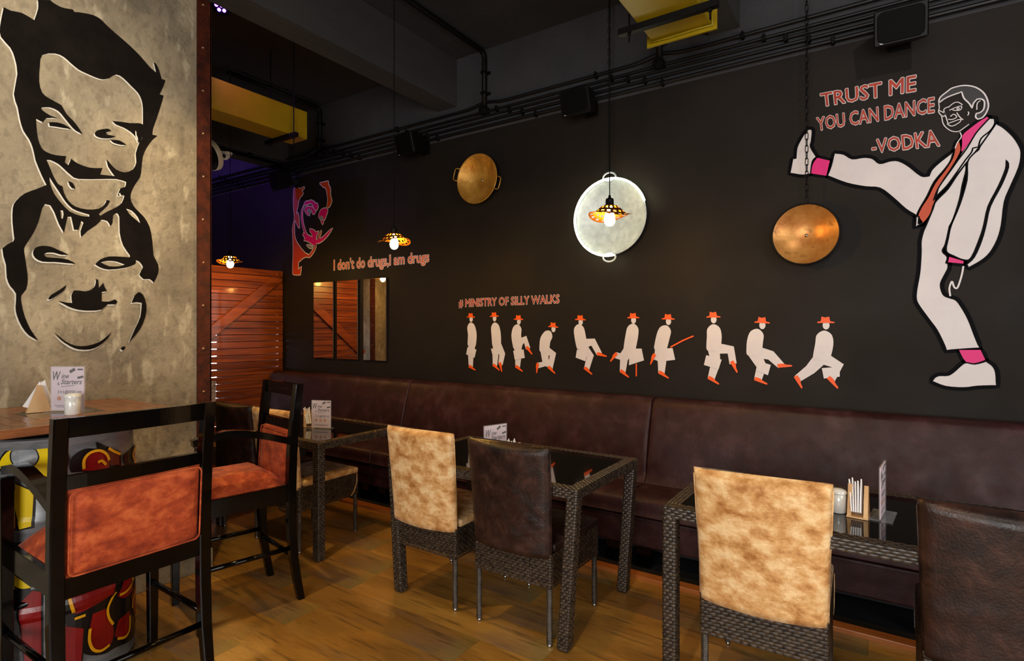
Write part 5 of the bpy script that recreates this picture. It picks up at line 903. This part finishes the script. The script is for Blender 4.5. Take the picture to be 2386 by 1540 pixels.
bm = nb(); lathe(bm, [(.02, .085), (.045, .05), (.06, .03), (.062, -.04), (.055, -.05)], n=24, cap=True); mt = Vector((.72, -.52, -.46)).to_track_quat('-Z', 'Y').to_matrix().to_4x4(); bmesh.ops.transform(bm, matrix=mt, verts=bm.verts); obj('housing', bm, m_black, root, True, angle=40)
for k in range(7):
    a = k*PI/3; rr = 0 if k == 6 else .032
    bm = nb(); lathe(bm, [(.012, -.050), (.010, -.055), (.0001, -.057)], (rr*math.cos(a), rr*math.sin(a), 0), 10); bmesh.ops.transform(bm, matrix=mt, verts=bm.verts); obj('light_diode', bm, m_uv, root, True)

# ------------------------------------------------------------------ wall paintings
def to_wall(bm, off):
    for v in bm.verts: v.co = (v.co.x, -off, v.co.y)
def paint(loops, mat, parent, name, off, org, kind='wall'):
    bm = nb(); flat_faces(bm, [[(a-org[0], b-org[1]) for a, b in l] for l in loops])
    for v in bm.verts: v.co = (v.co.x, -off, v.co.y) if kind == 'wall' else (off, v.co.x, v.co.y)
    bm.normal_update(); return obj(name, bm, mat, parent)
def stroke(pts, wd, mat, parent, name, off, org, cyc=True, kind='wall'):
    b0_ = nb(); ribbon(b0_, [(a-org[0], b-org[1]) for a, b in pts], wd, cyc); b0_.verts.index_update()
    T = []
    for f in b0_.faces:
        q = [v.index for v in f.verts]; P_ = [v.co for v in f.verts]
        for t in ((0, 1, 2), (0, 2, 3)):
            a, b, c = [P_[k] for k in t]; ar = (b.x-a.x)*(c.y-a.y)-(b.y-a.y)*(c.x-a.x)
            if abs(ar) > 1e-10: T.append(tuple(q[k] for k in (t if ar > 0 else t[::-1])))
    V2, F2 = union_tris([(v.co.x, v.co.y) for v in b0_.verts], T); b0_.free()
    bm = nb(); vs_ = [bm.verts.new((v[0], v[1], 0)) for v in V2]
    for t in F2: bm.faces.new([vs_[i] for i in t])
    for v in bm.verts: v.co = (v.co.x, -off, v.co.y) if kind == 'wall' else (off, v.co.x, v.co.y)
    return obj(name, bm, mat, parent)
# large man
org = (.1, 1.3); mp_ = node('wall_painting', 'large painting of a man in white suit kicking one leg high', 'painting', (org[0], YW, org[1]))
nm = {'w': ('white_suit_patch', m_white), 'p': ('pink_patch', m_pink), 'o': ('orange_tie', m_oran), 'h': ('hair', m_hair)}
for i, (c, pts) in enumerate(DATA['man']):
    if c != 'h': stroke(sm(pts), .034, m_blk, mp_, 'black_outline', .0012, org)
for i, (c, pts) in enumerate(DATA['man']):
    paint([sm(pts)], nm[c][1], mp_, nm[c][0], .0030, org)
for c, pts in DATA['man']:
    if c == 'w': stroke(sm(pts), .0075, m_blk, mp_, 'black_contour', .0044, org)
for i, l in enumerate(DATA['man_lines']): stroke(sm(l, 4, False), (.0048 if i else .0085), m_white, mp_, 'white_line', .0060, org, False)
h = [p for c, p in DATA['man'] if c == 'h'][0]; stroke(sm(h), .007, m_white, mp_, 'white_line', .0060, org)
# orange and pink face
org = (-5.1, 2.1); mp_ = node('wall_painting', 'orange and pink painted face with long curled moustache, above the mirrors', 'painting', (org[0], YW, org[1]))
nm = {'p': ('pink_feature', m_pink), 'o': ('orange_patch', m_oran), 'g': ('grey_feature', m_gpaint)}
for c, pts in DATA['moustache']: stroke(sm(pts), .020, m_white, mp_, 'white_outline', .0010, org)
for c, pts in DATA['moustache']:
    paint([sm(pts)], nm[c][1], mp_, nm[c][0], .0026 if c != 'g' else .0052, org)
    if c == 'g': stroke(sm(pts), .007, m_white, mp_, 'white_outline', .0042, org)
# column faces
org = (1.0, 1.6); mp_ = node('wall_painting', 'two black painted laughing faces, one above the other, on the concrete column', 'painting', (-3.46, org[0], org[1]))
outer_l = sm(DATA['face_outer'], 2)
def shift(l, a, b): return [(x+a, y+b) for x, y in l]
hl = [sm(hh_, 2) for hh_ in DATA['face_holes']]; il = [sm(q_, 2) for q_ in DATA['face_islands']]
paint([shift(outer_l, -.005, -.006)]+[shift(h_, -.005, -.006) for h_ in hl], m_cwht, mp_, 'white_edge', .0010, org, 'col')
paint([outer_l]+hl, m_cblk, mp_, 'black_face_shape', .0024, org, 'col')
for l in il:
    paint([shift(l, -.005, -.007)], m_cwht, mp_, 'white_edge', .0038, org, 'col'); paint([l], m_cblk, mp_, 'black_feature', .0052, org, 'col')
# walking figures
def limb(pts, ws):
    P = [Vector(p) for p in pts]; Lf, Rt = [], []
    for i, p in enumerate(P):
        a = P[max(i-1, 0)]; b = P[min(i+1, len(P)-1)]; t = (b-a).normalized(); nn = Vector((-t.y, t.x))*ws[i]/2
        Lf.append(tuple(p+nn)); Rt.append(tuple(p-nn))
    return Lf+Rt[::-1]
wl = ['white painted walker standing upright, first under the heading', 'white painted walker taking a short step, second from the heading start', 'white painted walker lifting one knee, third in the row', 'white painted crouching walker, smallest of the row', 'white painted walker with a long step and bag, fifth in the row', 'white painted walker with bag and upright orange cane', 'white painted walker holding an orange cane out in front', 'white painted walker with one knee raised level, third from the row end', 'white painted stooping walker, second from the row end', 'white painted walker lunging in a long stride, end of the row']
for i, wkr in enumerate(DATA['walkers']):
    org = wkr['waist']; root = node('painted_walker', wl[i], 'painting', (org[0], YW, org[1]), group='row of painted walkers')
    hd, nk_, ws_, hp = [Vector(wkr[k]) for k in ('head', 'neck', 'waist', 'hip')]
    s = .075
    torso = limb([nk_+(nk_-ws_).normalized()*.012, nk_+(ws_-nk_)*.22, ws_, hp, hp+(hp-ws_).normalized()*.02], [.028, .085, .098, .094, .078])
    paint([sm(torso, 3)], m_white, root, 'white_coat', .0040, org)
    hc = [(hd.x+.019*math.cos(t)+.002, hd.y-.004+.026*math.sin(t)) for t in [2*PI*k/14 for k in range(14)]]
    paint([hc], m_white, root, 'head', .0026, org)
    th_ = (nk_-hd); lean_ = .22*(hd.x-nk_.x)/.05
    def hp_(x, y): c_, s_ = math.cos(-lean_*.5), math.sin(-lean_*.5); return (hd.x+x*c_-y*s_, hd.y+.014+x*s_+y*c_)
    hat = [hp_(*q) for q in ((-.046, -.004), (-.046, .003), (-.027, .007), (-.023, .036), (-.004, .030), (.018, .036), (.024, .008), (.047, .003), (.047, -.004))]
    paint([hat], m_hat, root, 'orange_hat', .0052, org)
    for li, lg in enumerate(wkr['legs']):
        L_ = [Vector(q) for q in lg]
        paint([limb(L_[:3], [.080, .062, .046])], m_white, root, 'trouser_leg', .0012+.0012*li, org)
        heel, toe = L_[2], L_[3]; d_ = (toe-heel).normalized(); n_ = Vector((-d_.y, d_.x))
        if n_.y < 0: n_ = -n_
        a_ = heel-d_*.020
        shoe = [a_-n_*.010, a_+n_*.014, heel+d_*.012+n_*.014, heel+d_*.032+n_*.004, heel+d_*.058-n_*.001, heel+d_*.064-n_*.008, heel+d_*.056-n_*.012]
        paint([sm([tuple(q) for q in shoe], 2)], m_hat, root, 'orange_shoe', .0064+.0012*li, org)
    paint([wkr['case']], m_white, root, 'bag', .0052, org)
    if wkr['cane']: stroke([tuple(q) for q in wkr['cane']], .010, m_hat, root, 'orange_cane', .0076, org, False)
# slogans
tl_ = ['red lettering reading TRUST ME with white outline, above the copper pan', 'red lettering reading YOU CAN DANCE with white outline', 'red lettering reading VODKA beside the painted head', 'red lettering with hash sign reading MINISTRY OF SILLY WALKS', 'pale orange lettering about drugs, above the three mirrors']
for i, (txt, q, c) in enumerate(DATA['texts']):
    TL, BL, TR, BR = [Vector(p) for p in q]; org = tuple(BL)
    root = node('wall_lettering', tl_[i], 'lettering', (org[0], YW, org[1]))
    upper = txt.isupper() or c == 'r'
    for nm_, mat, off, lay in (('white_outline', m_white, .046 if c == 'r' else .052, .0012), ('letter_fill', m_red if c == 'r' else m_pale_o, .012 if c == 'r' else .008, .0030)):
        me = text_mesh(txt, 1, off, 0)
        if i == 0 or not 'base' in globals() or base_txt != txt:
            ref = text_mesh(txt, 1, 0, 0); xs = [v.co.x for v in ref.vertices]; base = (min(xs), max(xs)); base_txt = txt
        cap = .70 if c == 'r' else .74
        for v in me.vertices:
            u = (v.co.x-base[0])/(base[1]-base[0]); t = v.co.y/cap
            p = (BL*(1-u)+BR*u)*(1-t)+(TL*(1-u)+TR*u)*t
            v.co = (p.x-org[0], -lay, p.y-org[1])
        me.materials.append(mat); o = bpy.data.objects.new(nm_, me); COL.objects.link(o); o.parent = root
